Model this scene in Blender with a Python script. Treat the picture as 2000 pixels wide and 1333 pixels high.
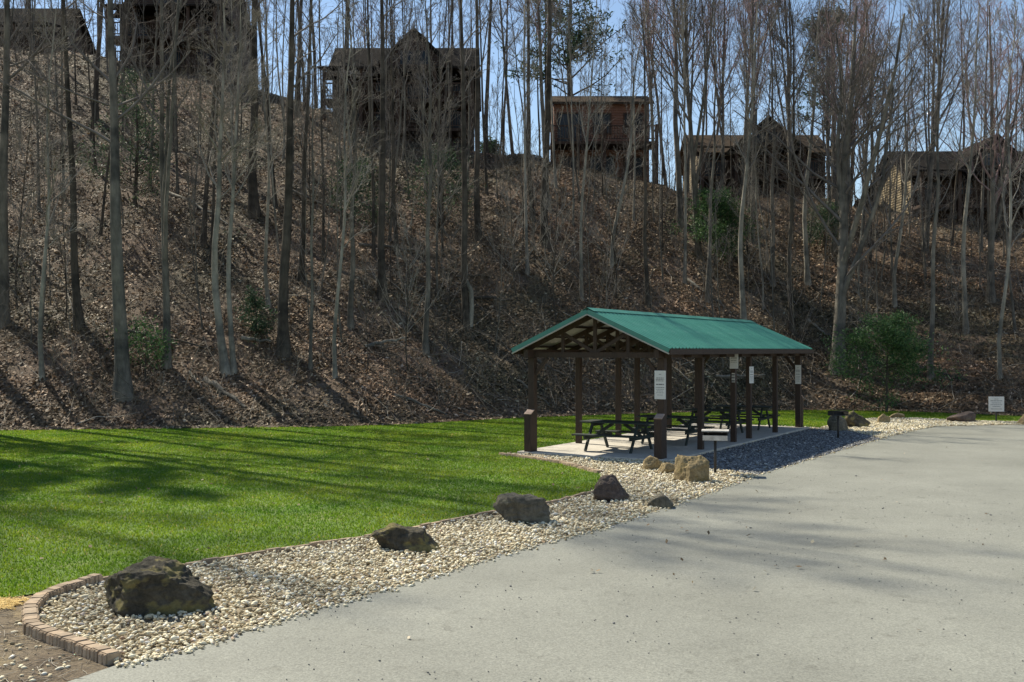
import bpy, bmesh, math, random
import numpy as np
from mathutils import Vector, Matrix, noise as mnoise

SC = bpy.context.scene
for o in list(bpy.data.objects):
    bpy.data.objects.remove(o)
R_ = math.radians
F, CX, HY, H = 2050.0, 1000.0, 685.0, 2.6       # focal in photo pixels, centre, horizon row, eye height

# ------------------------------------------------------------------ camera, sky, sun, exposure
cam_d = bpy.data.cameras.new('camera'); cam = bpy.data.objects.new('camera', cam_d)
SC.collection.objects.link(cam); SC.camera = cam
cam.location = (0, 0, H); cam.rotation_euler = (R_(90), 0, 0)
cam_d.sensor_width = 36; cam_d.lens = 36*F/2000; cam_d.shift_y = 18.5/2000
cam_d.clip_start = .1; cam_d.clip_end = 3000

SUN_ELEV = 46.5
SUN_DIR = Vector((-.73, .69, 0)).normalized()*math.cos(R_(SUN_ELEV)) + Vector((0, 0, math.sin(R_(SUN_ELEV))))
w = bpy.data.worlds.new('World'); SC.world = w; w.use_nodes = True
nt = w.node_tree; nt.nodes.clear()
sky = nt.nodes.new('ShaderNodeTexSky'); sky.sky_type = 'NISHITA'; sky.sun_disc = False
sky.sun_elevation = R_(SUN_ELEV)
sky.sun_rotation = math.atan2(SUN_DIR.x, SUN_DIR.y)
sky.air_density = 1.0; sky.dust_density = .1; sky.ozone_density = .6
bg = nt.nodes.new('ShaderNodeBackground'); bg.inputs[1].default_value = .092
out = nt.nodes.new('ShaderNodeOutputWorld')
nt.links.new(sky.outputs[0], bg.inputs[0]); nt.links.new(bg.outputs[0], out.inputs[0])
sd = bpy.data.lights.new('sun', 'SUN'); sd.energy = 5.0; sd.angle = R_(.55); sd.color = (1, .935, .78)
so = bpy.data.objects.new('sun', sd); SC.collection.objects.link(so)
so.rotation_euler = SUN_DIR.to_track_quat('Z', 'Y').to_euler(); so.location = (-30, 30, 60)
SC.view_settings.view_transform = 'Standard'; SC.view_settings.look = 'None'
SC.view_settings.gamma = 1; SC.view_settings.use_curve_mapping = False
SC.view_settings.exposure = 0.66

# ------------------------------------------------------------------ helpers
def gp(px, py, z=0.0):
    Y = F*(H-z)/(py-HY)
    return ((px-CX)/F*Y, Y)

def link(o, parent=None):
    SC.collection.objects.link(o)
    if parent: o.parent = parent
    return o

def tag(o, label=None, cat=None, group=None, kind=None):
    if label: o['label'] = label
    if cat: o['category'] = cat
    if group: o['group'] = group
    if kind: o['kind'] = kind
    return o

def empty(name, loc=(0, 0, 0), rz=0):
    o = bpy.data.objects.new(name, None); o.location = loc; o.rotation_euler = (0, 0, rz)
    o.empty_display_size = .2
    return link(o)

def mesh_np(name, verts, faces, mat, smooth=False, attr=None):
    """verts (N,3), faces list of arrays each (M,k)"""
    me = bpy.data.meshes.new(name)
    verts = np.asarray(verts, dtype=np.float32)
    if not isinstance(faces, list): faces = [faces]
    faces = [np.asarray(f, dtype=np.int32) for f in faces if len(f)]
    me.vertices.add(len(verts)); me.vertices.foreach_set('co', verts.ravel())
    nl = sum(f.size for f in faces); nf = sum(len(f) for f in faces)
    me.loops.add(nl); me.polygons.add(nf)
    me.loops.foreach_set('vertex_index', np.concatenate([f.ravel() for f in faces]))
    sizes = np.concatenate([np.full(len(f), f.shape[1], dtype=np.int32) for f in faces])
    starts = np.concatenate([[0], np.cumsum(sizes)[:-1]]).astype(np.int32)
    me.polygons.foreach_set('loop_start', starts)
    if smooth: me.polygons.foreach_set('use_smooth', np.ones(nf, dtype=bool))
    me.update(calc_edges=True)
    if attr is not None:
        a = me.attributes.new('rnd', 'FLOAT', 'POINT'); a.data.foreach_set('value', np.asarray(attr, dtype=np.float32))
    if mat: me.materials.append(mat)
    return me

def obj(name, me, parent=None, loc=None):
    o = bpy.data.objects.new(name, me)
    if loc: o.location = loc
    return link(o, parent)

def bm_obj(name, bm, mat, parent=None, smooth=False, loc=None):
    me = bpy.data.meshes.new(name); bm.normal_update(); bm.to_mesh(me); bm.free()
    if smooth:
        for p in me.polygons: p.use_smooth = True
    me.materials.append(mat)
    return obj(name, me, parent, loc)

def box(bm, x0, x1, y0, y1, z0, z1, M=None):
    r = bmesh.ops.create_cube(bm, size=1)
    m = Matrix.Translation(((x0+x1)/2, (y0+y1)/2, (z0+z1)/2)) @ Matrix.Diagonal((abs(x1-x0), abs(y1-y0), abs(z1-z0), 1))
    if M is not None: m = M @ m
    bmesh.ops.transform(bm, matrix=m, verts=r['verts'])
    return r['verts']

def beam(bm, a, b, wd, ht, up=(0, 0, 1)):
    """rectangular bar from a to b, wd sideways, ht along up-ish"""
    a, b = Vector(a), Vector(b); d = b-a; L = d.length; d.normalize()
    s = d.cross(Vector(up)); s.normalize(); u = s.cross(d)
    m = Matrix((( s.x, d.x, u.x, (a.x+b.x)/2), (s.y, d.y, u.y, (a.y+b.y)/2), (s.z, d.z, u.z, (a.z+b.z)/2), (0, 0, 0, 1)))
    r = bmesh.ops.create_cube(bm, size=1)
    bmesh.ops.transform(bm, matrix=m @ Matrix.Diagonal((wd, L, ht, 1)), verts=r['verts'])

def boxobj(name, dims, mat, parent=None, bevel=0):
    bm = bmesh.new(); box(bm, *dims)
    if bevel: bmesh.ops.bevel(bm, geom=bm.edges[:], offset=bevel, segments=1, affect='EDGES')
    return bm_obj(name, bm, mat, parent)

def beamobj(name, a, b, wd, ht, mat, parent=None, up=(0, 0, 1)):
    bm = bmesh.new(); beam(bm, a, b, wd, ht, up)
    return bm_obj(name, bm, mat, parent)

# ------------------------------------------------------------------ materials
def mat_new(name):
    m = bpy.data.materials.new(name); m.use_nodes = True
    n = m.node_tree; n.nodes.clear()
    o = n.nodes.new('ShaderNodeOutputMaterial'); b = n.nodes.new('ShaderNodeBsdfPrincipled')
    n.links.new(b.outputs[0], o.inputs[0])
    return m, n, b

def ramp(n, src, stops):
    r = n.nodes.new('ShaderNodeValToRGB'); el = r.color_ramp.elements
    while len(el) > 1: el.remove(el[0])
    el[0].position = stops[0][0]; el[0].color = (*stops[0][1], 1)
    for p, c in stops[1:]:
        e = el.new(p); e.color = (*c, 1)
    n.links.new(src, r.inputs[0]); return r.outputs[0]

def noise_n(n, scale, detail=4, rough=.55, stretch=None, coord='Object'):
    tc = n.nodes.new('ShaderNodeTexCoord'); t = n.nodes.new('ShaderNodeTexNoise')
    t.inputs['Scale'].default_value = scale; t.inputs['Detail'].default_value = detail; t.inputs['Roughness'].default_value = rough
    if stretch:
        mp = n.nodes.new('ShaderNodeMapping'); mp.inputs['Scale'].default_value = stretch
        n.links.new(tc.outputs[coord], mp.inputs[0]); n.links.new(mp.outputs[0], t.inputs[0])
    else: n.links.new(tc.outputs[coord], t.inputs[0])
    return t.outputs[0]

def mix(n, f, a, b, mode='MIX'):
    x = n.nodes.new('ShaderNodeMix'); x.data_type = 'RGBA'; x.blend_type = mode
    if isinstance(f, (int, float)): x.inputs[0].default_value = f
    else: n.links.new(f, x.inputs[0])
    for i, v in ((6, a), (7, b)):
        if isinstance(v, tuple): x.inputs[i].default_value = (*v, 1)
        else: n.links.new(v, x.inputs[i])
    return x.outputs[2]

def bump(n, b, h, strength, dist=.02):
    bp = n.nodes.new('ShaderNodeBump'); bp.inputs['Strength'].default_value = strength; bp.inputs['Distance'].default_value = dist
    n.links.new(h, bp.inputs['Height']); n.links.new(bp.outputs[0], b.inputs['Normal'])

def simple(name, c1, c2, scale=6, rough=.8, bumpv=.3, stretch=None, spec=.3, metallic=0, detail=5, dist=.01):
    m, n, b = mat_new(name)
    t = noise_n(n, scale, detail, .6, stretch)
    n.links.new(ramp(n, t, [(.3, c1), (.7, c2)]), b.inputs['Base Color'])
    b.inputs['Roughness'].default_value = rough; b.inputs['Specular IOR Level'].default_value = spec
    b.inputs['Metallic'].default_value = metallic
    if bumpv: bump(n, b, t, bumpv, dist)
    return m

def rnd_mat(name, stops, rough=.8, transl=0, spec=.2, varscale=0, varcols=None):
    """colour from the per-piece attribute rnd"""
    m, n, b = mat_new(name)
    a = n.nodes.new('ShaderNodeAttribute'); a.attribute_name = 'rnd'
    c = ramp(n, a.outputs['Fac'], stops)
    if varcols:
        t = noise_n(n, varscale, 3, .6)
        c = mix(n, 1.0, c, ramp(n, t, [(.35, varcols[0]), (.65, varcols[1])]), 'MULTIPLY')
    n.links.new(c, b.inputs['Base Color'])
    b.inputs['Roughness'].default_value = rough; b.inputs['Specular IOR Level'].default_value = spec
    if transl:
        tr = n.nodes.new('ShaderNodeBsdfTranslucent'); n.links.new(c, tr.inputs[0])
        mx = n.nodes.new('ShaderNodeMixShader'); mx.inputs[0].default_value = transl
        o = [x for x in n.nodes if x.type == 'OUTPUT_MATERIAL'][0]
        n.links.new(b.outputs[0], mx.inputs[1]); n.links.new(tr.outputs[0], mx.inputs[2]); n.links.new(mx.outputs[0], o.inputs[0])
    return m

# asphalt
m_asph, n, b = mat_new('asphalt')
big = noise_n(n, .35, 5, .6); fine = noise_n(n, 55, 3, .7); mid = noise_n(n, 3.0, 6, .7)
c = mix(n, 1.0, ramp(n, big, [(.3, (.185, .185, .155)), (.5, (.225, .225, .19)), (.7, (.262, .262, .222))]), ramp(n, fine, [(.3, (.62, .62, .62)), (.7, (1.3, 1.3, 1.3))]), 'MULTIPLY')
c = mix(n, 1.0, c, ramp(n, mid, [(.28, (.66, .65, .63)), (.42, (1, 1, 1)), (.6, (1, 1, 1)), (.75, (1.14, 1.14, 1.12))]), 'MULTIPLY')
n.links.new(c, b.inputs['Base Color']); b.inputs['Roughness'].default_value = .72; b.inputs['Specular IOR Level'].default_value = .35
bump(n, b, fine, .6, .008)
# soil with straw
m_soil, n, b = mat_new('soil')
t1 = noise_n(n, 1.2, 6, .65); t2 = noise_n(n, 26, 5, .7)
c = mix(n, 1.0, ramp(n, t1, [(.35, (.14, .10, .062)), (.55, (.24, .185, .12)), (.7, (.33, .25, .13))]), ramp(n, t2, [(.3, (.5, .5, .5)), (.7, (1.35, 1.35, 1.3))]), 'MULTIPLY')
n.links.new(c, b.inputs['Base Color']); b.inputs['Roughness'].default_value = .95; bump(n, b, t2, 1, .05)
# hillside under the leaves
m_hill, n, b = mat_new('hillside_soil')
t1 = noise_n(n, .16, 5, .6); t2 = noise_n(n, 7, 6, .75)
c = mix(n, 1.0, ramp(n, t1, [(.38, (.10, .085, .052)), (.5, (.15, .11, .075)), (.66, (.21, .14, .095))]), ramp(n, t2, [(.3, (.35, .35, .35)), (.7, (1.5, 1.45, 1.4))]), 'MULTIPLY')
n.links.new(c, b.inputs['Base Color']); b.inputs['Roughness'].default_value = .95; bump(n, b, t2, 1, .12)
# lawn sheet
m_lawn, n, b = mat_new('lawn_ground')
t1 = noise_n(n, .5, 5, .6); t2 = noise_n(n, 14, 5, .7)
c = mix(n, 1.0, ramp(n, t1, [(.35, (.07, .13, .012)), (.55, (.11, .18, .02)), (.72, (.17, .19, .04))]), ramp(n, t2, [(.3, (.6, .6, .6)), (.7, (1.3, 1.3, 1.3))]), 'MULTIPLY')
n.links.new(c, b.inputs['Base Color']); b.inputs['Roughness'].default_value = .95; bump(n, b, t2, .8, .04)
# gravel floor beneath the stones
m_gravel = simple('gravel_floor', (.15, .12, .075), (.40, .33, .22), 30, .9, 1, dist=.03)
m_pebble = rnd_mat('river_pebble', [(0, (.22, .17, .10)), (.12, (.42, .345, .21)), (.35, (.62, .53, .35)), (.7, (.74, .66, .46)), (.88, (.80, .74, .57)), (.96, (.78, .76, .70)), (1, (.40, .27, .18))], .75, 0, .3)
m_shade_gravel_grit = rnd_mat('shade_dark_gravel_grit', [(0, (.08, .08, .085)), (.5, (.17, .17, .17)), (.9, (.28, .28, .27)), (1, (.5, .49, .46))], .8)  # gravel grey darkened to include the pavilion's shade; loose grit shares it
m_leaf = rnd_mat('dead_leaf', [(0, (.035, .027, .018)), (.35, (.115, .088, .058)), (.7, (.23, .175, .12)), (.9, (.38, .31, .225)), (1, (.62, .56, .47))], .7, .2, .3,
                 .17, ((.55, .62, .50), (1.35, 1.08, .92)))
m_grass = rnd_mat('grass_blade', [(0, (.09, .17, .012)), (.5, (.155, .275, .02)), (.85, (.23, .34, .035)), (1, (.40, .37, .14))], .55, .5, .3,
                  .42, ((.72, .84, .8), (1.5, 1.18, 1.1)))
m_block = simple('edging_concrete', (.31, .235, .165), (.45, .355, .25), 14, .9, .6, dist=.01)
_n = m_block.node_tree; _b = [x for x in _n.nodes if x.type == 'BSDF_PRINCIPLED'][0]; _c = _b.inputs['Base Color'].links[0].from_socket
_oi = _n.nodes.new('ShaderNodeObjectInfo'); _n.links.new(mix(_n, 1.0, _c, ramp(_n, _oi.outputs['Random'], [(0, (.70, .68, .66)), (.5, (1, 1, 1)), (1, (1.15, 1.08, 1.02))]), 'MULTIPLY'), _b.inputs['Base Color'])
m_conc = simple('concrete', (.42, .38, .32), (.55, .51, .44), 8, .85, .2)
m_wood = simple('dark_stained_wood', (.035, .022, .016), (.070, .046, .032), 5, .7, .3, stretch=(14, 14, 1.2))
m_cut = simple('cut_end_wood', (.34, .24, .19), (.46, .34, .27), 12, .8, .3)
m_table = simple('green_stained_planks', (.018, .026, .022), (.04, .05, .042), 6, .65, .3, stretch=(1, 12, 12))
m_tin = simple('roof_underside', (.27, .27, .235), (.38, .38, .34), 3, .5, 0)
m_verge = simple('verge_trim', (.33, .31, .27), (.45, .42, .37), 3, .5, 0)
m_sign = simple('sign_white', (.62, .61, .57), (.72, .71, .67), 3, .5, 0)
m_ink = simple('sign_ink', (.12, .12, .12), (.16, .16, .16), 3, .6, 0)
m_steel = simple('blackened_steel', (.03, .03, .03), (.06, .055, .05), 12, .6, .2)
m_ash = simple('weathered_grill_steel', (.34, .32, .29), (.62, .59, .54), 9, .6, .3)
# teal roof metal
m_teal, n, b = mat_new('teal_metal')
t = noise_n(n, 1.6, 6, .7, (1, 1, 1))
n.links.new(ramp(n, t, [(.3, (.040, .175, .130)), (.55, (.055, .22, .165)), (.75, (.095, .25, .20))]), b.inputs['Base Color'])
b.inputs['Roughness'].default_value = .42; b.inputs['Specular IOR Level'].default_value = .5
bump(n, b, t, .05, .02)
# bark
def bark(name, c1, c2):
    m, n, b = mat_new(name)
    t1 = noise_n(n, 5, 6, .7, (1, 1, .18)); t2 = noise_n(n, .7, 4, .6)
    c = mix(n, 1.0, ramp(n, t1, [(.3, c1), (.68, c2)]), ramp(n, t2, [(.38, (.5, .52, .54)), (.5, (1, 1, .98)), (.62, (1.4, 1.36, 1.3))]), 'MULTIPLY')
    n.links.new(c, b.inputs['Base Color']); b.inputs['Roughness'].default_value = .9; b.inputs['Specular IOR Level'].default_value = .15
    bump(n, b, t1, .8, .04); return m
B_GREY = bark('grey_bark', (.075, .066, .055), (.21, .19, .16))
B_DARK = bark('dark_bark', (.045, .037, .030), (.115, .098, .08))
B_PALE = bark('pale_bark', (.15, .135, .11), (.33, .305, .26))
T_GREY = simple('grey_twig', (.115, .10, .088), (.215, .19, .168), 2, .9, 0, spec=.1)
T_RED = simple('budding_twig', (.25, .175, .165), (.39, .28, .27), 2, .9, 0, spec=.1)
T_PALE = simple('pale_twig', (.20, .18, .155), (.32, .29, .245), 2, .9, 0, spec=.1)
m_needle = rnd_mat('cedar_needle', [(0, (.03, .07, .028)), (.6, (.06, .13, .045)), (1, (.12, .19, .07))], .6, .3)
m_pine = rnd_mat('pine_needle', [(0, (.03, .06, .035)), (.6, (.055, .095, .05)), (1, (.10, .14, .07))], .6, .3)
m_brush = rnd_mat('brush_twig', [(0, (.06, .048, .036)), (.5, (.16, .13, .10)), (.92, (.26, .22, .17)), (1, (.45, .40, .32))], .9)
# houses
def siding(name, c1, c2, sc=1.9):
    m, n, b = mat_new(name)
    tc = n.nodes.new('ShaderNodeTexCoord'); wv = n.nodes.new('ShaderNodeTexWave'); wv.bands_direction = 'Z'
    wv.inputs['Scale'].default_value = sc; wv.inputs['Distortion'].default_value = .3
    n.links.new(tc.outputs['Object'], wv.inputs[0])
    t = noise_n(n, 2.5, 5, .65, (1, 1, 3))
    n.links.new(ramp(n, t, [(.3, c1), (.7, c2)]), b.inputs['Base Color'])
    b.inputs['Roughness'].default_value = .8; bump(n, b, wv.outputs[1], .6, .06); return m
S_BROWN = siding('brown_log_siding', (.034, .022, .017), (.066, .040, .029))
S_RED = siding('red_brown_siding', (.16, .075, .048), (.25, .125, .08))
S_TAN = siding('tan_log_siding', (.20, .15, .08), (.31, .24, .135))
m_shingle = simple('roof_shingle', (.018, .016, .015), (.036, .032, .029), 9, 1, .6, dist=.03, spec=.02)
m_shingle2 = simple('brown_roof_shingle', (.05, .038, .029), (.09, .07, .052), 9, 1, .6, dist=.03, spec=.02)
m_trim = simple('house_trim', (.045, .028, .02), (.08, .05, .035), 6, .7, .2)
m_block2 = simple('foundation_block', (.15, .135, .115), (.24, .21, .18), 3, .9, .4)
m_glass, n, b = mat_new('window_glass')
b.inputs['Base Color'].default_value = (.02, .025, .03, 1); b.inputs['Roughness'].default_value = .22; b.inputs['Specular IOR Level'].default_value = .3
# rock
def rock_mat(name, c1, c2, lichen, amt=.5):
    m, n, b = mat_new(name)
    t1 = noise_n(n, 2.6, 7, .7); t2 = noise_n(n, 19, 8, .8); t3 = noise_n(n, 3.4, 4, .6, (1, 1, 1.7))
    c = mix(n, 1.0, ramp(n, t1, [(.3, c1), (.7, c2)]), ramp(n, t2, [(.3, (.5, .5, .5)), (.7, (1.35, 1.35, 1.35))]), 'MULTIPLY')
    f = ramp(n, t3, [(amt, (0, 0, 0)), (amt+.08, (1, 1, 1))])
    c = mix(n, f, c, mix(n, 1.0, lichen, ramp(n, t2, [(.3, (.6, .6, .6)), (.7, (1.2, 1.2, 1.2))]), 'MULTIPLY'))
    n.links.new(c, b.inputs['Base Color']); b.inputs['Roughness'].default_value = .9; b.inputs['Specular IOR Level'].default_value = .15
    bump(n, b, t2, 1, .05); return m
K_DARK = rock_mat('lichened_rock', (.045, .042, .034), (.17, .15, .11), (.27, .23, .10), .50)
K_GREY = rock_mat('grey_rock', (.08, .075, .06), (.27, .24, .18), (.25, .23, .17), .56)
K_TAN = rock_mat('tan_sandstone', (.27, .20, .105), (.44, .35, .20), (.33, .25, .12), .52)
K_RED = rock_mat('purple_brown_rock', (.10, .075, .065), (.20, .155, .13), (.20, .17, .12), .58)

# ------------------------------------------------------------------ terrain
_u = np.linspace(-1.6, 1.6, 641)
def _tab(pts, sm=17):
    xs = [(p-CX)/F for p, _ in pts]; ys = [v for _, v in pts]
    v = np.interp(_u, xs, ys); k = np.hanning(sm+2)[1:-1]; k /= k.sum()
    vp = np.pad(v, sm//2, mode='edge'); return np.convolve(vp, k, 'valid')
T_FOOT = _tab([(-1500, 33), (0, 34.8), (600, 36.3), (800, 37.6), (1000, 41), (1300, 44.4), (1600, 46.5), (1800, 45), (2000, 42), (2600, 42)])
T_CY = _tab([(-1500, 90), (0, 80), (500, 74), (1000, 63), (1350, 63), (1700, 64), (2000, 62), (3000, 62)])
T_TAN = _tab([(-1500, .29), (0, .285), (150, .28), (500, .25), (700, .215), (950, .184), (1050, .18), (1350, .15), (1700, .135), (2000, .11), (3000, .09)])
def hill_z(X, Y, rough=True):
    X = np.asarray(X, float); Y = np.asarray(Y, float)
    u = X/np.maximum(Y, 20.)
    yf = np.interp(u, _u, T_FOOT); yc = np.interp(u, _u, T_CY); tn = np.interp(u, _u, T_TAN)
    zc = tn*yc + H
    t = (Y-yf)/(yc-yf)
    a = zc*t*1.04
    bb = zc + .5 - .02*np.maximum(Y-yc, 0)
    k = 1.1
    z = -np.log(np.exp(-k*np.clip(a-bb, -30, 30))+1)/k + bb
    z = np.where(a-bb > 30, bb, z); z = np.where(a-bb < -29, a, z)
    if rough:
        f = np.clip((Y-yf)/4, 0, 1)
        z = z + f*(.30*np.sin(X*.55+1.3*np.sin(Y*.21))*np.sin(Y*.33+X*.13) + .16*np.sin(X*1.31+Y*.7)*np.cos(Y*1.1-X*.4)
                   + .07*np.sin(X*3.1+1.7*Y)*np.sin(2.3*Y-X*1.1))
    return np.maximum(z, -.35)

def ray_hit(px, py):
    """point of the hillside seen at a photo pixel"""
    Y = np.arange(30, 120, .05); X = (px-CX)/F*Y; z = H+(HY-py)/F*Y
    g = hill_z(X, Y); g = np.maximum(g, 0)
    i = np.argmax(g >= z)
    if not (g >= z).any(): i = int(np.argmin(z-g))
    return Vector((X[i], Y[i], g[i]))

def grid_axis(a, b, step, lo, hi):
    mid = np.arange(a, b+1e-6, step); L = [a]; s = step
    while L[-1] > lo: s *= 1.35; L.append(L[-1]-s)
    Rr = [b]; s = step
    while Rr[-1] < hi: s *= 1.35; Rr.append(Rr[-1]+s)
    return np.concatenate([np.array(L[1:][::-1]), mid, np.array(Rr[1:])])
gx = grid_axis(-46, 40, .4, -300, 300); gy = grid_axis(32, 92, .4, 31, 420)
GX, GY = np.meshgrid(gx, gy, indexing='ij')
GZ = hill_z(GX, GY)
GZ = GZ + np.where(GZ > .3, .05*np.sin(GX*7.3+GY*3)*np.sin(GY*6.1-GX*2.2), 0)
nx, ny = GX.shape
idx = np.arange(nx*ny).reshape(nx, ny)
fc = np.stack([idx[:-1, :-1], idx[1:, :-1], idx[1:, 1:], idx[:-1, 1:]], -1).reshape(-1, 4)
tag(obj('hillside', mesh_np('hillside', np.stack([GX, GY, GZ], -1).reshape(-1, 3), fc, m_hill, True)), kind='structure')

def poly_obj(name, pts, z, mat):
    bm = bmesh.new(); f = bm.faces.new([bm.verts.new((x, y, z)) for x, y in pts])
    bm.normal_update()
    if f.normal.z < 0: f.normal_flip()
    bmesh.ops.triangulate(bm, faces=[f])
    return tag(bm_obj(name, bm, mat), kind='structure')
poly_obj('ground', [(-900, -400), (900, -400), (900, 900), (-900, 900)], -.006, m_soil)

ASPH_EDGE = [(225, 1302), (300, 1283), (380, 1264), (440, 1243), (520, 1218), (600, 1196), (730, 1160), (860, 1123), (960, 1090), (1060, 1062), (1180, 1033),
             (1300, 993), (1400, 960), (1480, 929), (1600, 893), (1720, 858), (1780, 843), (1830, 834), (2000, 830)]
AE = [gp(*p) for p in ASPH_EDGE]
poly_obj('parking_lot', [(-30, -40), (-12, -6), (-5.8, 5.5), gp(100, 1345)] + AE + [(60, AE[-1][1]), (60, -40)], .008, m_asph)

LAWN_EDGE = [(190, 1139), (290, 1120), (380, 1106), (560, 1077), (730, 1051), (830, 1031), (960, 1005), (1080, 985), (1150, 966)]
LAWN_TIP = [(1178, 945), (1172, 926), (1100, 907), (1050, 899), (978, 889)]
LE = [gp(*p) for p in LAWN_EDGE]; LT = [gp(*p) for p in LAWN_TIP]
# pavilion frame: local x across, local y along
PA = Vector((.510, .860, 0)).normalized(); PW = Vector((PA.y, -PA.x, 0)); P0 = Vector((.52, 26.4, 0)); PAV_W = 3.49; PAV_L = 11.6
PROT = math.atan2(PW.y, PW.x)
def pav(x, y): v = P0 + PW*x + PA*y; return (v.x, v.y)
def pav_inv(X, Y):
    dx = X-P0.x; dy = Y-P0.y
    return dx*PW.x+dy*PW.y, dx*PA.x+dy*PA.y
foot_pts = [(uu*np.interp(uu, _u, T_FOOT), float(np.interp(uu, _u, T_FOOT))+.35+.25*math.sin(uu*90)+.15*math.sin(uu*231)) for uu in np.linspace(.75, -.95, 120)]
BACK_EDGE = [gp(1640, 826), gp(1700, 819), gp(1740, 815), gp(1850, 821), gp(2000, 826)]
lawn_poly = [(-33, 11.2), gp(-80, 1176), gp(0, 1172), gp(40, 1165), gp(120, 1153)] + LE + LT + [pav(.1, .4), pav(PAV_W*.5, .4), pav(PAV_W*.5, 12.3), pav(PAV_W+.5, 12.3)] + BACK_EDGE + [(33, BACK_EDGE[-1][1])] + foot_pts
poly_obj('lawn', lawn_poly, .006, m_lawn)
BLOCK_PATH = [(222, 1296), (62, 1236), (58, 1200), (80, 1178), (130, 1156), (190, 1139)]
gravel_poly = AE + [(33, AE[-1][1]), (33, BACK_EDGE[-1][1]-.3)] + BACK_EDGE[::-1] + [pav(PAV_W+.5, 12.3), pav(PAV_W*.5, 12.3), pav(PAV_W*.5, .4), pav(.1, .4)] + LT[::-1] + LE[::-1] + [gp(*p) for p in BLOCK_PATH[::-1]]
poly_obj('gravel_bed', gravel_poly, 0, m_gravel)

def inside(poly, X, Y):
    r = np.zeros(len(X), bool); n = len(poly)
    for i in range(n):
        x1, y1 = poly[i]; x2, y2 = poly[(i+1) % n]
        c = ((y1 > Y) != (y2 > Y))
        with np.errstate(divide='ignore', invalid='ignore'):
            xi = (x2-x1)*(Y-y1)/(y2-y1+1e-12)+x1
        r ^= c & (X < xi)
    return r
def edge_dist(path, X, Y):
    d = np.full(len(X), 1e9)
    for (x1, y1), (x2, y2) in zip(path[:-1], path[1:]):
        dx, dy = x2-x1, y2-y1; t = np.clip(((X-x1)*dx+(Y-y1)*dy)/(dx*dx+dy*dy), 0, 1)
        d = np.minimum(d, np.hypot(X-x1-t*dx, Y-y1-t*dy))
    return d

# slab
bm = bmesh.new(); box(bm, -.28, PAV_W+.30, -.30, PAV_L+.28, -.05, .075)
bmesh.ops.bevel(bm, geom=bm.edges[:], offset=.012, segments=1, affect='EDGES')
sl = tag(bm_obj('concrete_slab', bm, m_conc), kind='structure'); sl.location = P0; sl.rotation_euler = (0, 0, PROT)

# ------------------------------------------------------------------ tubes and trees (numpy)
def tubes(P, Rd, sides):
    """P (N,n,3) Rd (N,n) -> verts, quads"""
    N, n, _ = P.shape
    T = np.empty_like(P); T[:, 1:-1] = P[:, 2:]-P[:, :-2]; T[:, 0] = P[:, 1]-P[:, 0]; T[:, -1] = P[:, -1]-P[:, -2]
    T /= np.linalg.norm(T, axis=2, keepdims=True)+1e-9
    ref = np.zeros((N, 1, 3)); m = T[:, :1]; ref[..., 0] = (np.abs(m[..., 0]) < .7); ref[..., 1] = ~(np.abs(m[..., 0]) < .7)
    A = np.cross(T, ref); A /= np.linalg.norm(A, axis=2, keepdims=True)+1e-9; B = np.cross(T, A)
    th = np.arange(sides)*2*math.pi/sides
    V = P[:, :, None, :] + Rd[:, :, None, None]*(A[:, :, None, :]*np.cos(th)[None, None, :, None]+B[:, :, None, :]*np.sin(th)[None, None, :, None])
    ix = np.arange(N*n*sides).reshape(N, n, sides); nxt = np.roll(ix, -1, axis=2)
    Fq = np.stack([ix[:, :-1], nxt[:, :-1], nxt[:, 1:], ix[:, 1:]], -1).reshape(-1, 4)
    return V.reshape(-1, 3), Fq
def cat(parts):
    vs, fs, o = [], [], 0
    for v, f in parts: vs.append(v); fs.append(f+o); o += len(v)
    return np.concatenate(vs), np.concatenate(fs)

def unit(v): return v/(np.linalg.norm(v, axis=-1, keepdims=True)+1e-9)
def grow(rng, P, Rd, per, t0, t1, ang, Lc, nseg, up, wob, rf, rmin=.004, tpow=1.0, ltaper=.6):
    """children of every polyline; ang in deg (lo,hi); Lc absolute length per parent (N,)"""
    N, n, _ = P.shape
    pi = np.repeat(np.arange(N), per); M = len(pi)
    t = t0+(t1-t0)*rng.random(M)**tpow
    f = t*(n-1); i = np.minimum(f.astype(int), n-2); fr = (f-i)[:, None]
    base = P[pi, i]*(1-fr)+P[pi, i+1]*fr; T = unit(P[pi, i+1]-P[pi, i])
    r0 = (Rd[pi, i]*(1-fr[:, 0])+Rd[pi, i+1]*fr[:, 0])
    pr = unit(np.cross(T, rng.normal(size=(M, 3))))
    a = np.radians(rng.uniform(ang[0], ang[1], M))[:, None]
    d = T*np.cos(a)+pr*np.sin(a)
    L = Lc[pi]*(1-ltaper*(t-t0)/(t1-t0+1e-9))*rng.uniform(.6, 1.25, M)
    Q = np.empty((M, nseg+1, 3)); Q[:, 0] = base
    for k in range(nseg):
        d = unit(d+np.array([0, 0, up])+rng.normal(size=(M, 3))*wob)
        Q[:, k+1] = Q[:, k]+d*(L/nseg)[:, None]
    rb = np.maximum(r0*rf*rng.uniform(.7, 1.1, M), rmin)
    tp = np.linspace(1, .3, nseg+1)
    return Q, np.maximum(rb[:, None]*tp, rmin*.8), L

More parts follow.
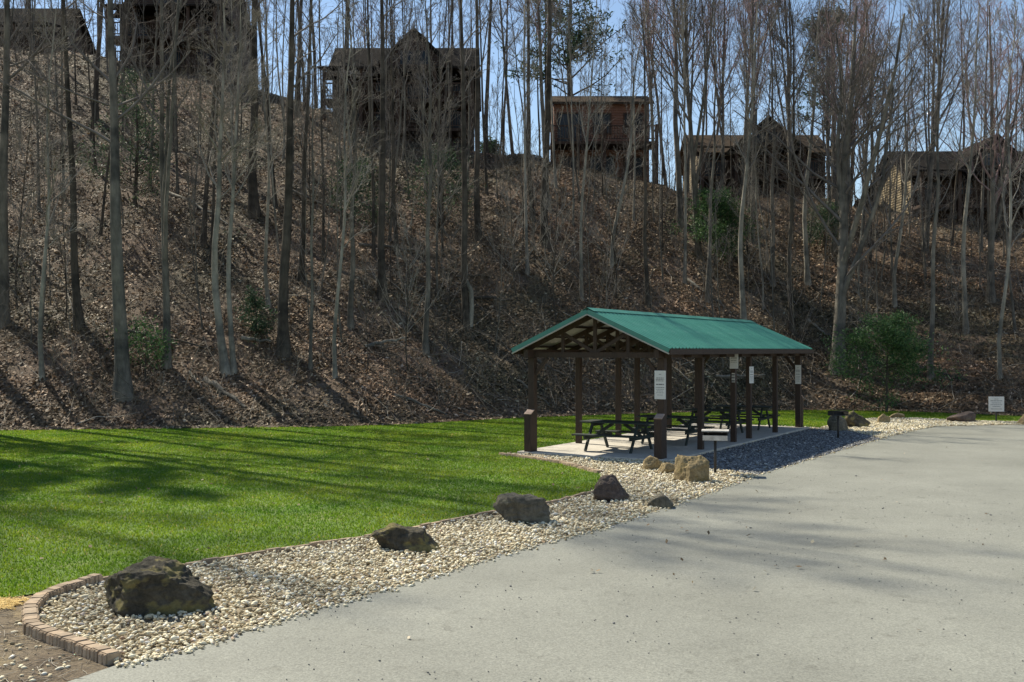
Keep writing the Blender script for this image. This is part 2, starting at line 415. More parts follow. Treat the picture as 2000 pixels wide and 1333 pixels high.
def make_tree_mesh(seed, Ht, r0, lean=(0, 0), crown0=.4, limbs=22, limb_len=.26, ang=(28, 55), sub=8, twigs=5, tips=3, wob=.05, fork=0, up=.10, mats=(None, None), name='bare', twig=1.0):
    rng = np.random.default_rng(seed); n = 18
    z = np.linspace(0, 1, n); P = np.zeros((1, n, 3))
    wx = np.convolve(np.cumsum(rng.normal(size=n+2)*wob*.7), [.3, .4, .3], 'valid'); wy = np.convolve(np.cumsum(rng.normal(size=n+2)*wob*.7), [.3, .4, .3], 'valid')
    P[0, :, 0] = lean[0]*z*Ht+(wx-wx[0])*Ht/20; P[0, :, 1] = lean[1]*z*Ht+(wy-wy[0])*Ht/20; P[0, :, 2] = z*Ht-.25
    Rd = (r0*(1-.82*z**.9)*(1+.55*np.exp(-z*34)))[None]
    TP = [tubes(P, Rd, 9)]; stems, sr = [P], [Rd]
    if fork:
        Q, q, _ = grow(rng, P, Rd, fork, .16, .5, (7, 17), np.array([Ht*.66]), n-1, .06, .035, .75, ltaper=.3)
        TP.append(tubes(Q, q, 7)); stems.append(Q); sr.append(q)
    CP = []
    Ls = []
    for k, (S, s) in enumerate(zip(stems, sr)):
        LL = np.full(len(S), Ht*limb_len*(1 if k == 0 else .8))
        A, a, L1 = grow(rng, S, s, limbs if k == 0 else limbs//2, crown0 if k == 0 else .25, .99, ang, LL, 8, up, .09, .5, .012, .85, .62)
        CP.append(tubes(A, a, 5))
        B, b_, L2 = grow(rng, A, a, sub, .18, 1, (22, 50), L1*.5, 5, up*.9, .12, .55, .0065*twig)
        CP.append(tubes(B, b_, 4))
        C, c_, L3 = grow(rng, B, b_, twigs, .2, 1, (20, 50), L2*.55, 3, up*.8, .14, .6, .0045*twig)
        CP.append(tubes(C, c_, 3))
        if tips:
            D, d_, _ = grow(rng, C, c_, tips, .25, 1, (18, 45), L3*.55, 2, up*.6, .12, .7, .0038*twig)
            CP.append(tubes(D, d_, 3))
    v, f = cat(TP); v2, f2 = cat(CP)
    return mesh_np(name+'_trunk', v, f, mats[0], True), mesh_np(name+'_crown', v2, f2, mats[1], True), Ht

protos = {}
def proto(key, *a, **k): protos[key] = make_tree_mesh(*a, name=key, **k)
proto('tall_a', 1, 22, .20, crown0=.42, mats=(B_GREY, T_GREY), limbs=20, limb_len=.26, up=.07)
proto('tall_b', 2, 23, .17, crown0=.5, mats=(B_DARK, T_GREY), limbs=18, limb_len=.23, wob=.06, up=.07)
proto('tall_c', 3, 20, .16, crown0=.38, mats=(B_GREY, T_RED), limbs=22, limb_len=.27, ang=(26, 50), up=.07)
proto('fork_a', 4, 21, .19, crown0=.5, fork=2, mats=(B_GREY, T_GREY), limbs=16, limb_len=.24, up=.07)
proto('thin_a', 5, 17, .085, crown0=.45, mats=(B_GREY, T_GREY), limbs=16, limb_len=.15, sub=6, tips=2, wob=.09)
proto('thin_b', 6, 15, .07, crown0=.35, mats=(B_PALE, T_PALE), limbs=15, limb_len=.16, sub=6, tips=2, wob=.11)
proto('thin_c', 7, 18, .09, crown0=.5, mats=(B_DARK, T_GREY), limbs=16, limb_len=.14, sub=6, tips=2, wob=.08)
proto('pale_a', 8, 18, .11, crown0=.4, mats=(B_PALE, T_PALE), limbs=20, limb_len=.2, ang=(20, 42), wob=.08)
proto('broom_a', 9, 19, .22, crown0=.22, fork=4, mats=(B_GREY, T_GREY), limbs=20, limb_len=.42, ang=(24, 46), up=.10, sub=7, twigs=5)
proto('broom_b', 10, 18, .18, crown0=.28, fork=3, mats=(B_GREY, T_RED), limbs=19, limb_len=.38, ang=(24, 46), up=.10, sub=7, twigs=5)
proto('under_a', 13, 10.5, .05, crown0=.14, limbs=18, limb_len=.27, ang=(32, 62), sub=5, twigs=4, tips=2, wob=.12, mats=(B_GREY, T_GREY))
proto('under_b', 14, 8.5, .042, crown0=.12, limbs=18, limb_len=.33, ang=(30, 62), sub=5, twigs=4, tips=2, wob=.15, mats=(B_DARK, T_PALE), fork=1)
proto('sapling', 11, 7, .03, crown0=.2, mats=(B_GREY, T_GREY), limbs=12, limb_len=.3, sub=4, twigs=3, tips=0, wob=.16, ang=(30, 60))
proto('sapling_b', 12, 5, .025, crown0=.15, mats=(B_DARK, T_GREY), limbs=12, limb_len=.35, sub=4, twigs=3, tips=0, wob=.2, ang=(30, 70))

def place_tree(key, loc, scale=1, rz=0, tilt=(0, 0), wide=None, label=None, group=None, name='bare_tree', cat_='tree'):
    tm, cm, Ht = protos[key]
    r = empty(name, loc, rz)
    r.rotation_euler = (tilt[1], tilt[0], rz) if tilt != (0, 0) else (0, 0, rz)
    ws = wide if wide else scale; r.scale = (ws, ws, scale)
    tag(r, label, cat_, group)
    obj('trunk', tm, r); obj('crown', cm, r)
    return r

# trees one can point at: base pixel, trunk width px, top x, kind
KEY = [
 (5, 640, 22, 10, 'tall_a', 'tall pale brown tree trunk cut by the left edge of the photo'),
 (240, 775, 28, 208, 'tall_a', 'thickest grey tree low on the left slope, its flared foot nearest the lawn'),
 (155, 640, 15, 122, 'tall_b', 'dark straight tree on the left slope just left of the thickest grey trunk'),
 (83, 740, 9, 80, 'thin_b', 'slim pale tree standing low at the far left of the slope'),
 (325, 720, 15, 312, 'fork_a', 'grey forked tree right of the thickest trunk on the left slope'),
 (441, 730, 18, 432, 'pale_a', 'left and thicker of the pale twin trunks beside each other on the left slope'),
 (457, 730, 11, 470, 'pale_a', 'right and thinner of the pale twin trunks beside each other on the left slope'),
 (555, 695, 21, 572, 'tall_b', 'dark thick tree right of the pale twin trunks'),
 (607, 725, 7, 612, 'thin_a', 'very thin grey tree just right of the dark thick tree above the lawn'),
 (655, 740, 8, 668, 'thin_b', 'thin light stemmed tree with its foot lowest above the middle of the lawn'),
 (685, 640, 11, 690, 'thin_a', 'slim grey tree right behind the thin light stemmed one'),
 (525, 600, 8, 498, 'thin_b', 'thin bent pale tree behind the dark thick tree on the left slope'),
 (748, 580, 15, 744, 'tall_b', 'straight dark tree rising in front of the left part of the large dark cabin'),
 (775, 500, 9, 770, 'thin_c', 'slim dark tree close beside the straight dark one before the large cabin'),
 (832, 690, 11, 838, 'thin_a', 'slender grey tree in front of the gable of the large dark cabin'),
 (912, 640, 14, 900, 'tall_b', 'crooked dark tree with a pale broken stub at its side'),
 (1065, 480, 15, 1072, 'tall_b', 'dark tall tree at the left corner of the red brown cabin'),
 (1040, 430, 10, 1035, 'thin_c', 'thin dark tree just left of the red brown cabin'),
 (1195, 520, 10, 1245, 'thin_b', 'pale leaning tree in front of the right half of the red brown cabin'),
 (1265, 600, 9, 1262, 'thin_c', 'thin dark tree above the left half of the pavilion roof'),
 (1330, 440, 13, 1322, 'tall_c', 'dark tall tree between the red brown cabin and the cabin right of it'),
 (1382, 590, 8, 1395, 'thin_a', 'slim leaning grey tree above the middle of the teal roof'),
 (1453, 630, 11, 1472, 'pale_a', 'pale slender tree right behind the ridge of the teal roof'),
 (1545, 650, 12, 1550, 'thin_c', 'dark narrow tree behind the far end of the teal roof'),
 (1578, 555, 10, 1592, 'pale_a', 'whitish thin tree below the right end of the gabled cabin'),
 (1637, 725, 25, 1668, 'broom_a', 'large many stemmed grey tree left of the green cedar by the car park'),
 (1748, 600, 8, 1762, 'thin_b', 'pale thin tree directly above the green cedar'),
 (1818, 740, 12, 1822, 'thin_a', 'mossy grey tree touching the right side of the green cedar'),
 (1887, 655, 10, 1905, 'pale_a', 'pale tree pair stem on the right slope above the angular boulder'),
 (1935, 590, 14, 1942, 'broom_b', 'broad crowned tree in front of the cabin at the right edge'),
 (1953, 742, 8, 1962, 'thin_b', 'thin pale tree directly above the white sign on a stake'),
 (1510, 560, 9, 1500, 'thin_a', 'thin grey tree in front of the gable of the tan walled cabin'),
 (497, 420, 18, 497, 'tall_b', 'dark tall tree high on the slope between the two left cabins'),
 (935, 470, 12, 930, 'tall_b', 'dark tree at the right corner of the large dark cabin'),
]
rnd = random.Random(4)
occupied = []
for (px, py, wpx, tx, key, lab) in KEY:
    p = ray_hit(px, py); occupied.append((p.x, p.y))
    rr = {'tall_a': .20, 'tall_b': .17, 'fork_a': .19, 'thin_a': .085, 'thin_b': .07, 'thin_c': .09, 'pale_a': .11, 'broom_a': .22, 'broom_b': .18, 'tall_c': .16}[key]
    want = wpx/F*p.y/2; s = want/(rr*.93)
    Ht = protos[key][2]
    topz = H+HY/F*p.y; need = (topz-p.z)            # height at which the trunk leaves the frame
    sh = max(.85, min(1.25, need*1.12/Ht)) if key[:4] in ('tall', 'fork') else max(.75, min(1.1, need/Ht))
    lean = math.atan2((tx-px)/F*p.y, need)
    place_tree(key, p, sh, 0, (lean, rnd.uniform(-.02, .02)), wide=max(.6, min(1.5, s)), label=lab)

# the rest of the woodland
GROUPS = {
 'far': ('bare tree in the thick woodland behind and between the cabins', 'bare trees of the woodland along the ridge'),
 'mid': ('bare grey tree among many alike on the wooded slope', 'bare trees crowding the slope'),
 'und': ('small bushy bare tree spreading fine branches low over the slope', 'small bare trees under the tall ones'),
 'sap': ('low bare sapling growing out of the leaf covered slope', 'bare saplings on the slope'),
}
def scatter_trees(n, keys, y0, y1, u0, u1, grp, mind, smin, smax, seed, cond=None):
    rg = random.Random(seed); c = 0; tries = 0
    while c < n and tries < n*60:
        tries += 1
        u = rg.uniform(u0, u1); yf = float(np.interp(u, _u, T_FOOT)); yc = float(np.interp(u, _u, T_CY))
        Y = rg.uniform(yf+y0[0] if y0[1] == 'f' else yc+y0[0], yf+y1[0] if y1[1] == 'f' else yc+y1[0]); X = u*Y
        if cond and not cond(u, Y): continue
        if any((X-a)**2+(Y-b)**2 < mind**2 for a, b in occupied): continue
        occupied.append((X, Y)); c += 1
        z = float(hill_z(X, Y))
        s = rg.uniform(smin, smax)
        lab, g = GROUPS[grp]
        place_tree(rg.choice(keys), (X, Y, z-.05), s, rg.uniform(0, 6.28), (rg.gauss(0, .06), rg.gauss(0, .035)), wide=s*rg.uniform(.7, 1.0), label=lab, group=g,
                   name='bare_sapling' if grp == 'sap' else 'bare_tree')

# cabins occupy their footprints (x0,x1,y0,y1)
def clear_house(u, Y):
    X = u*Y
    for (a, b_, c, d) in HOUSE_RECTS:
        if a-1 < X < b_+1 and c-2 < Y < d+1: return False
    return True

# ------------------------------------------------------------------ cabins
HOUSE_RECTS = []
def cabin(label, px0, px1, Y, py_base, py_eave, py_ridge, py_peak, peak_px, dep=8.5, storeys=2, wall=S_BROWN, side=None, roof=m_shingle,
          deck=True, decks=None, gable_w=None, chimney=None, rz=0, shed=False, nwin=4, overh=.5):
    """front wall faces the camera; ridge runs left-right, a cross gable rises at peak_px"""
    k = Y/F
    x0, x1 = (px0-CX)*k, (px1-CX)*k; zb = H+(HY-py_base)*k; ze = H+(HY-py_eave)*k; zr = H+(HY-py_ridge)*(k*(Y+dep/2)/Y)
    xm = (x0+x1)/2; HOUSE_RECTS.append((x0, x1, Y-2, Y+dep))
    root = empty('cabin', (xm, Y, zb), rz); tag(root, label, 'cabin')
    w2 = (x1-x0)/2; he = ze-zb; hr = zr-zb
    side = side or wall
    g = he-.15
    # foundation
    boxobj('foundation', (-w2+.1, w2-.1, .1, dep-.1, -4, .02), m_block2, root)
    # walls: front, back, two sides with gable triangle
    boxobj('front_wall', (-w2, w2, 0, .22, 0, he), wall, root)
    boxobj('back_wall', (-w2, w2, dep-.22, dep, 0, he), wall, root)
    for s in (-1, 1):
        bm = bmesh.new(); xs = s*w2; xi = s*(w2-.22)
        prof = [(.225, 0), (dep-.225, 0), (dep-.225, he), (dep/2, hr-.12), (.225, he)]
        va = [bm.verts.new((xs, y, z)) for y, z in prof]; vb = [bm.verts.new((xi, y, z)) for y, z in prof]
        bm.faces.new(va); bm.faces.new(vb[::-1])
        for i in range(5): bm.faces.new((va[i], vb[i], vb[(i+1) % 5], va[(i+1) % 5]))
        bmesh.ops.recalc_face_normals(bm, faces=bm.faces[:])
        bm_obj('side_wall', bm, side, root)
    # roof slopes
    ov = overh; sl_ = (hr-he)/(dep/2)
    for s in (-1, 1):
        y_e = dep/2+s*(dep/2+ov); z_e = hr-sl_*(dep/2+ov)
        bm = bmesh.new(); th = .16
        vs = [(-w2-ov, dep/2, hr+.14), (w2+ov, dep/2, hr+.14), (w2+ov, y_e, z_e+.14), (-w2-ov, y_e, z_e+.14)]
        a = [bm.verts.new(v) for v in vs]; b2 = [bm.verts.new((v[0], v[1], v[2]-th)) for v in vs]
        bm.faces.new(a); bm.faces.new(b2[::-1])
        for i in range(4): bm.faces.new((a[i], b2[i], b2[(i+1) % 4], a[(i+1) % 4]))
        bmesh.ops.recalc_face_normals(bm, faces=bm.faces[:])
        ro = bm_obj('roof', bm, roof, root)
    fh = he/storeys
    # windows on the front: storeys x nwin, each with frame and pane
    def window(xc, z0, ww, wh, y=-.03, par=root, nm='window'):
        bm = bmesh.new()
        for (a0, a1, c0, c1) in ((xc-ww/2-.09, xc+ww/2+.09, z0-.09, z0), (xc-ww/2-.09, xc+ww/2+.09, z0+wh, z0+wh+.09), (xc-ww/2-.09, xc-ww/2, z0, z0+wh), (xc+ww/2, xc+ww/2+.09, z0, z0+wh), (xc-.03, xc+.03, z0, z0+wh)):
            box(bm, a0, a1, y-.05, y+.04, c0, c1)
        f = bm_obj(nm, bm, m_trim, par)
        boxobj('pane', (xc-ww/2, xc+ww/2, y, y+.02, z0, z0+wh), m_glass, f)
    for s in range(storeys):
        for i in range(nwin):
            xc = -w2+(i+.5)*2*w2/nwin
            if (i+s) % 3 == 1: window(xc, s*fh+.12, 1.5, min(2.0, fh-.45), nm='glass_door')
            else: window(xc, s*fh+.9, 1.1, min(1.2, fh-1.2))
    # decks with posts, rails, balusters
    if deck:
        dd = 2.0
        for s in (decks or range(storeys)):
            z = s*fh
            boxobj('deck_floor', (-w2-.3, w2+.3, -dd, -.06, z-.22, z-.04), m_trim, root)
            bm = bmesh.new()
            box(bm, -w2-.3, w2+.3, -dd, -dd+.07, z+.90, z+.98); box(bm, -w2-.3, w2+.3, -dd, -dd+.05, z+.10, z+.16)
            for xs in (-w2-.3, w2+.24): box(bm, xs, xs+.06, -dd+.08, -.1, z+.90, z+.98)
            xx = -w2-.2
            while xx < w2+.2: box(bm, xx, xx+.04, -dd+.01, -dd+.045, z+.161, z+.899); xx += .17
            bm_obj('railing', bm, m_trim, root)
        npost = 5
        for i in range(npost):
            xx = -w2-.2+i*(2*w2+.4)/(npost-1)
            boxobj('deck_post', (xx-.1, xx+.1, -dd-.21, -dd-.005, -4, he if not decks else max(decks)*fh+1), m_trim, root)
        # porch roof over upper deck
        if not decks: beamobj('porch_roof', (0, -dd-.5, he-.05), (0, .0, he+.42), 2*w2+1.2, .12, roof, root)
    # cross gable
    if py_peak is not None:
        kk = k*(Y-1.2)/Y
        xp = (peak_px-CX)*kk-xm; zp = H+(HY-py_peak)*kk-zb; gw = (gable_w or 5)/2
        zg = he+.35; y0 = -1.2; y1 = dep/2
        bm = bmesh.new()
        a = [bm.verts.new(v) for v in ((xp-gw+.3, y0+.3, zg), (xp+gw-.3, y0+.3, zg), (xp, y0+.3, zp-.25))]
        b2 = [bm.verts.new((v.co.x, y0+.5, v.co.z)) for v in a]
        bm.faces.new(a); bm.faces.new(b2[::-1])
        for i in range(3): bm.faces.new((a[i], b2[i], b2[(i+1) % 3], a[(i+1) % 3]))
        bmesh.ops.recalc_face_normals(bm, faces=bm.faces[:])
        gf = bm_obj('gable_wall', bm, wall, root)
        for s in (-1, 1):
            bm = bmesh.new(); e = (xp+s*(gw+.35), zg-(zp-zg)*.35/gw)
            vs = [(xp, y0, zp+.05), (xp, y1, zp+.05), (e[0], y1, e[1]), (e[0], y0, e[1])]
            a = [bm.verts.new(v) for v in vs]; b2 = [bm.verts.new((v[0], v[1], v[2]-.16)) for v in vs]
            bm.faces.new(a); bm.faces.new(b2[::-1])
            for i in range(4): bm.faces.new((a[i], b2[i], b2[(i+1) % 4], a[(i+1) % 4]))
            bmesh.ops.recalc_face_normals(bm, faces=bm.faces[:])
            bm_obj('gable_roof', bm, roof, root)
        window(xp, zg+.2, min(1.8, gw*.8), (zp-zg)*.36, y=y0+.27, nm='gable_window')
    if chimney:
        xc = (chimney-CX)*k-xm
        boxobj('chimney', (xc-.4, xc+.4, dep/2-.4, dep/2+.4, he, hr+1.1), m_block2, root)
    return root

cabin('dark brown cabin at the left edge with an open deck, mostly hidden by trees', -120, 104, 84, 150, 62, 20, None, None, dep=8, nwin=4)
cabin('tall dark cabin at upper left whose gable runs out of the top of the photo', 236, 430, 78, 140, 30, -20, -75, 330, dep=9, nwin=3, gable_w=7)
cabin('large dark cabin with a steep pointed gable and three levels, left of centre', 650, 918, 69, 318, 150, 98, 54, 808, dep=8, storeys=3, nwin=4, gable_w=5.2)
cabin('red brown boxy cabin with a small sunlit patch, in the centre of the ridge', 1082, 1268, 68, 372, 202, 192, None, None, dep=6.5, storeys=2, decks=[1], wall=S_RED, roof=m_shingle2, nwin=3, overh=.3)
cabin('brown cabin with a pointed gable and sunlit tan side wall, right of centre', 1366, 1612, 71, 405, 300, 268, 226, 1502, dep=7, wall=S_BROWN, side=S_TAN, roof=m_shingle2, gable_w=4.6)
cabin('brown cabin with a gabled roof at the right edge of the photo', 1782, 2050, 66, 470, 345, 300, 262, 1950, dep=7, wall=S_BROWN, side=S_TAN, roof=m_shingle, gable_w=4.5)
# small outbuilding between the two right cabins
k = 72/F
ro = empty('garden_shed', ((1718-CX)*k, 72, H+(HY-440)*k)); tag(ro, 'small low roofed shed between the two cabins on the right', 'shed')
boxobj('wall', (-.9, .9, 0, 2.4, -2, 1.3), S_TAN, ro)
beamobj('roof', (0, -.35, 1.2), (0, 1.25, 1.95), 2.3, .1, m_shingle, ro); beamobj('roof', (0, 2.8, 1.2), (0, 1.2, 1.95), 2.3, .1, m_shingle, ro)
boxobj('door', (-.35, .35, -.05, -.005, -.6, 1.0), m_trim, ro)

scatter_trees(92, ['tall_a', 'tall_b', 'tall_c', 'thin_a', 'thin_c', 'thin_c', 'thin_a'], (1, 'c'), (26, 'c'), -.54, .54, 'far', 1.6, .75, 1.0, 21, clear_house)
scatter_trees(26, ['broom_b', 'broom_a', 'tall_c', 'thin_a'], (-8, 'c'), (14, 'c'), .12, .54, 'far', 1.8, .75, .95, 22, clear_house)
scatter_trees(78, ['thin_a', 'thin_c', 'tall_b', 'thin_b', 'thin_a', 'thin_c', 'thin_c'], (9, 'f'), (-1, 'c'), -.54, -.02, 'mid', 1.1, .75, 1.05, 23, clear_house)
scatter_trees(26, ['thin_a', 'thin_b', 'thin_c', 'tall_c', 'pale_a'], (6, 'f'), (-1, 'c'), -.02, .54, 'mid', 1.5, .7, 1.0, 24, clear_house)
scatter_trees(5, ['tall_a', 'fork_a', 'tall_b'], (14, 'f'), (34, 'f'), -1.1, -.6, 'mid', 4, 1.0, 1.2, 25)
scatter_trees(92, ['under_a', 'under_b'], (3, 'f'), (2, 'c'), -.54, .54, 'und', .9, .6, 1.2, 27, clear_house)
scatter_trees(75, ['sapling', 'sapling_b'], (1.5, 'f'), (0, 'c'), -.52, .52, 'sap', 1.0, .5, 1.2, 26)

# ------------------------------------------------------------------ evergreens
def needles(rng, anchors, per, size, spread, ln=1.6):
    N = len(anchors)*per
    c = np.repeat(anchors, per, axis=0)+rng.normal(size=(N, 3))*spread
    a = unit(rng.normal(size=(N, 3))+np.array([0, 0, .2])); b_ = unit(np.cross(a, rng.normal(size=(N, 3))))
    s = size*rng.uniform(.6, 1.4, (N, 1))
    V = np.stack([c-a*s*ln-b_*s*.25, c+b_*s*.5, c+a*s*ln, c-b_*s*.4], 1).reshape(-1, 3)
    return V, np.arange(N*4).reshape(N, 4), np.repeat(rng.random(N), 4)
def evergreen(name, label, loc, Ht, wid, seed, crown0=.08, needle=m_needle, per=16, limbs=60, size=.05, shape=1.0, group=None, barkm=B_DARK, spread=.09):
    rng = np.random.default_rng(seed); n = 10; z = np.linspace(0, 1, n)
    P = np.zeros((1, n, 3)); P[0, :, 2] = z*Ht-.1; P[0, :, 0] = np.cumsum(rng.normal(size=n))*.02*Ht/4
    Rd = (Ht*.017*(1-.85*z))[None]
    A, a, L = grow(rng, P, Rd, limbs, crown0, .97, (55, 85), np.array([wid*.62]), 6, .06, .09, .35, .008, .9, .75)
    B, b_, L2 = grow(rng, A, a, 6, .2, 1, (25, 60), L*.42, 4, .05, .12, .6, .004)
    anc = np.concatenate([B[:, 1:].reshape(-1, 3), A[:, 3:].reshape(-1, 3)])
    keep = rng.random(len(anc)) < .8
    V, Fq, at = needles(rng, anc[keep], per, size, spread)
    r = empty(name, loc); tag(r, label, 'tree', group)
    v, f = tubes(P, Rd, 8); obj('trunk', mesh_np('evergreen_trunk', v, f, barkm, True), r)
    v, f = cat([tubes(A, a, 4), tubes(B, b_, 3)]); obj('limbs', mesh_np('evergreen_limbs', v, f, barkm, True), r)
    obj('crown', mesh_np('evergreen_crown', V, Fq, needle, False, at), r)
    return r
evergreen('cedar_tree', 'rounded green cedar at the foot of the slope beside the car park', (*gp(1732, 806), 0), 3.9, 5.0, 31, crown0=.10, per=10, limbs=50, spread=.15, size=.045)
evergreen('cedar_tree', 'dark green cedar up the slope below the sunlit tan wall', ray_hit(1395, 520), 3.8, 4.4, 32, per=10, spread=.16, size=.045)
evergreen('pine_sapling', 'pale green young pine on the slope below the large dark cabin', ray_hit(865, 455), 4.2, 4.4, 33, per=4, limbs=36, spread=.2, needle=m_pine)
evergreen('pine_sapling', 'thin green young pine on the slope left below the large dark cabin', ray_hit(690, 470), 3.8, 4.2, 34, per=4, limbs=34, spread=.2, needle=m_pine)
evergreen('pine_sapling', 'wispy dark pine on the left slope below the tall dark cabin', ray_hit(265, 400), 6.5, 4.4, 35, per=4, limbs=40, spread=.2, needle=m_pine)
evergreen('pine_sapling', 'knee high green seedling in the shade low on the left slope', ray_hit(285, 745), 2.2, 2.8, 36, per=2, limbs=24, spread=.2)
evergreen('pine_sapling', 'small pale green seedling low on the slope right of the pale twin trunks', ray_hit(500, 665), 1.9, 1.6, 37, per=3, limbs=20, spread=.15, needle=m_pine)
evergreen('pine_sapling', 'green young pine on the slope below the shed', ray_hit(1610, 500), 2.8, 3.0, 38, per=4, limbs=34, spread=.18, needle=m_pine)
evergreen('pine_tree', 'pale green pine standing behind the ridge right of the large dark cabin', (-2.0, 92, 10), 11, 4.6, 39, crown0=.1, per=9, size=.12, limbs=46, needle=m_pine, spread=.25)
evergreen('pine_tree', 'tall sparse pine left above the red brown cabin, needles high against the sky', (4.6, 76, 11), 21, 8.5, 40, crown0=.45, per=6, size=.11, limbs=34, needle=m_pine, spread=.22)
evergreen('pine_tree', 'tall pine behind the bare crowns at the upper right', (24, 78, 9), 19, 8, 41, crown0=.5, per=5, size=.11, limbs=30, needle=m_pine, spread=.22)

for (xx, yy, sc_) in ((-20.5, 36.5, 1.62), (-23.5, 38.2, 1.75), (-22.6, 41.5, 1.5), (-29, 36.6, 1.7), (-33, 40, 1.6)):
    place_tree('fork_a' if sc_ > 1.7 else 'tall_a', (xx, yy, float(hill_z(xx, yy))), sc_, xx, (0, 0), wide=1.3, label='very tall bare tree just beyond the left edge whose shadow streaks the asphalt', group='very tall bare trees beyond the left edge')
for i, (xx, yy, hh) in enumerate([(-25.5, 37.5, 26), (-33, 37, 28), (-38, 41, 28)]):
    evergreen('pine_tree', 'tall pine standing left of the photo edge whose crown shades the lawn', (xx, yy, float(hill_z(xx, yy))), hh, 9.5, 60+i, crown0=.5, per=6, size=.15, limbs=28, needle=m_pine, spread=.28, group='tall pines beyond the left edge')

# ------------------------------------------------------------------ leaf litter, brush, dead wood
rng = np.random.default_rng(77)
def scat_leaves(N, size, y_lo, y_hi):
    u = rng.uniform(-.56, .56, N); yf = np.interp(u, _u, T_FOOT); yc = np.interp(u, _u, T_CY)
    Y = yf+y_lo+(yc+y_hi-yf-y_lo)*rng.random(N)**1.25; X = u*Y; Z = hill_z(X, Y)+.03*rng.random(N)+.03; Z = np.maximum(Z, .03)
    c = np.stack([X, Y, Z], 1)
    nrm = unit(np.array([0, -.45, .8])+rng.normal(size=(N, 3))*.36)
    a = unit(np.cross(nrm, rng.normal(size=(N, 3)))); b_ = np.cross(nrm, a); s = size*rng.uniform(.5, 1.5, (N, 1))
    V = np.stack([c-a*s, c-b_*s*.6+nrm*s*.1, c+a*s+nrm*s*.3, c+b_*s*.6], 1).reshape(-1, 3)
    v = np.clip(rng.normal(.50, .25, N), 0, 1)
    clump = np.sin(X*.9+2*np.sin(Y*.35))*np.sin(Y*1.05-X*.3)+.5*np.sin(X*2.3-Y*1.7)*np.sin(Y*2.9+X)
    kp = rng.random(N) < np.clip(.72+.55*clump, .18, 1)
    V = V.reshape(N, 4, 3)[kp].reshape(-1, 3); v = v[kp]; N = len(v)
    return V, np.arange(N*4).reshape(N, 4), np.repeat(v, 4)
V, Fq, at = scat_leaves(330000, .072, -.9, 2)
tag(obj('leaf_litter', mesh_np('leaf_litter', V, Fq, m_leaf, False, at)), 'brown fallen leaves covering the wooded hillside', 'leaves', kind='stuff')

def flat_leaves(N, x0, x1, y0, y1, size, z=.03):
    X = rng.uniform(x0, x1, N); Y = rng.uniform(y0, y1, N); c = np.stack([X, Y, np.full(N, z)], 1)
    nrm = unit(np.array([0, 0, 1])+rng.normal(size=(N, 3))*.3); a = unit(np.cross(nrm, rng.normal(size=(N, 3)))); b_ = np.cross(nrm, a); s = size*rng.uniform(.5, 1.3, (N, 1))
    V = np.stack([c-a*s, c-b_*s*.6+nrm*s*.2, c+a*s+nrm*s*.3, c+b_*s*.6], 1).reshape(-1, 3)
    return V, np.arange(N*4).reshape(N, 4), np.repeat(np.clip(rng.normal(.6, .25, N), 0, 1), 4)
V1, F1, A1 = flat_leaves(520, -19, 5, 11, 34, .035, .035); V2, F2, A2 = flat_leaves(70, -5, 12, 9, 30, .022, .022)
VV, FF = cat([(V1, F1), (V2, F2)])
tag(obj('scattered_leaves', mesh_np('scattered_leaves', VV, FF, m_leaf, False, np.concatenate([A1, A2]))), 'stray dead leaves scattered over the lawn and car park', 'leaves', kind='stuff')

def brush_mesh(N, hmin, hmax, stems, seed):
    rg = np.random.default_rng(seed)
    u = rg.uniform(-.55, .55, N); yf = np.interp(u, _u, T_FOOT); yc = np.interp(u, _u, T_CY)
    Y = yf+.6+(yc-yf+2)*rg.random(N); X = u*Y; Z = hill_z(X, Y)
    c = np.repeat(np.stack([X, Y, Z], 1), stems, 0); M = len(c)
    c[:, :2] += rg.normal(size=(M, 2))*.12
    hh = np.repeat(rg.uniform(hmin, hmax, N)*(.3+rg.random(N)), stems)*rg.uniform(.5, 1.1, M)
    d = unit(rg.normal(size=(M, 3))*np.array([.45, .45, .2])+np.array([0, 0, 1])); n = 5
    P = np.empty((M, n, 3)); P[:, 0] = c
    for k in range(n-1):
        d = unit(d+rg.normal(size=(M, 3))*.16); P[:, k+1] = P[:, k]+d*(hh/(n-1))[:, None]
    Rd = np.repeat((hh*.0035+.003)[:, None], n, 1)*np.linspace(1, .4, n)
    C, c_, _ = grow(rg, P, Rd, 4, .25, 1, (25, 60), hh*.45, 3, .05, .15, .6, .004)
    v, f = cat([tubes(P, Rd, 3), tubes(C, c_, 3)])
    at = np.concatenate([np.repeat(rg.random(M), n*3), np.repeat(rg.random(len(C)), 4*3)])
    return v, f, at
v, f, at = brush_mesh(2700, .5, 2.2, 4, 5)
tag(obj('underbrush', mesh_np('underbrush', v, f, m_brush, False, at)), 'tangle of thin bare brush covering the slope', 'brush', kind='stuff')
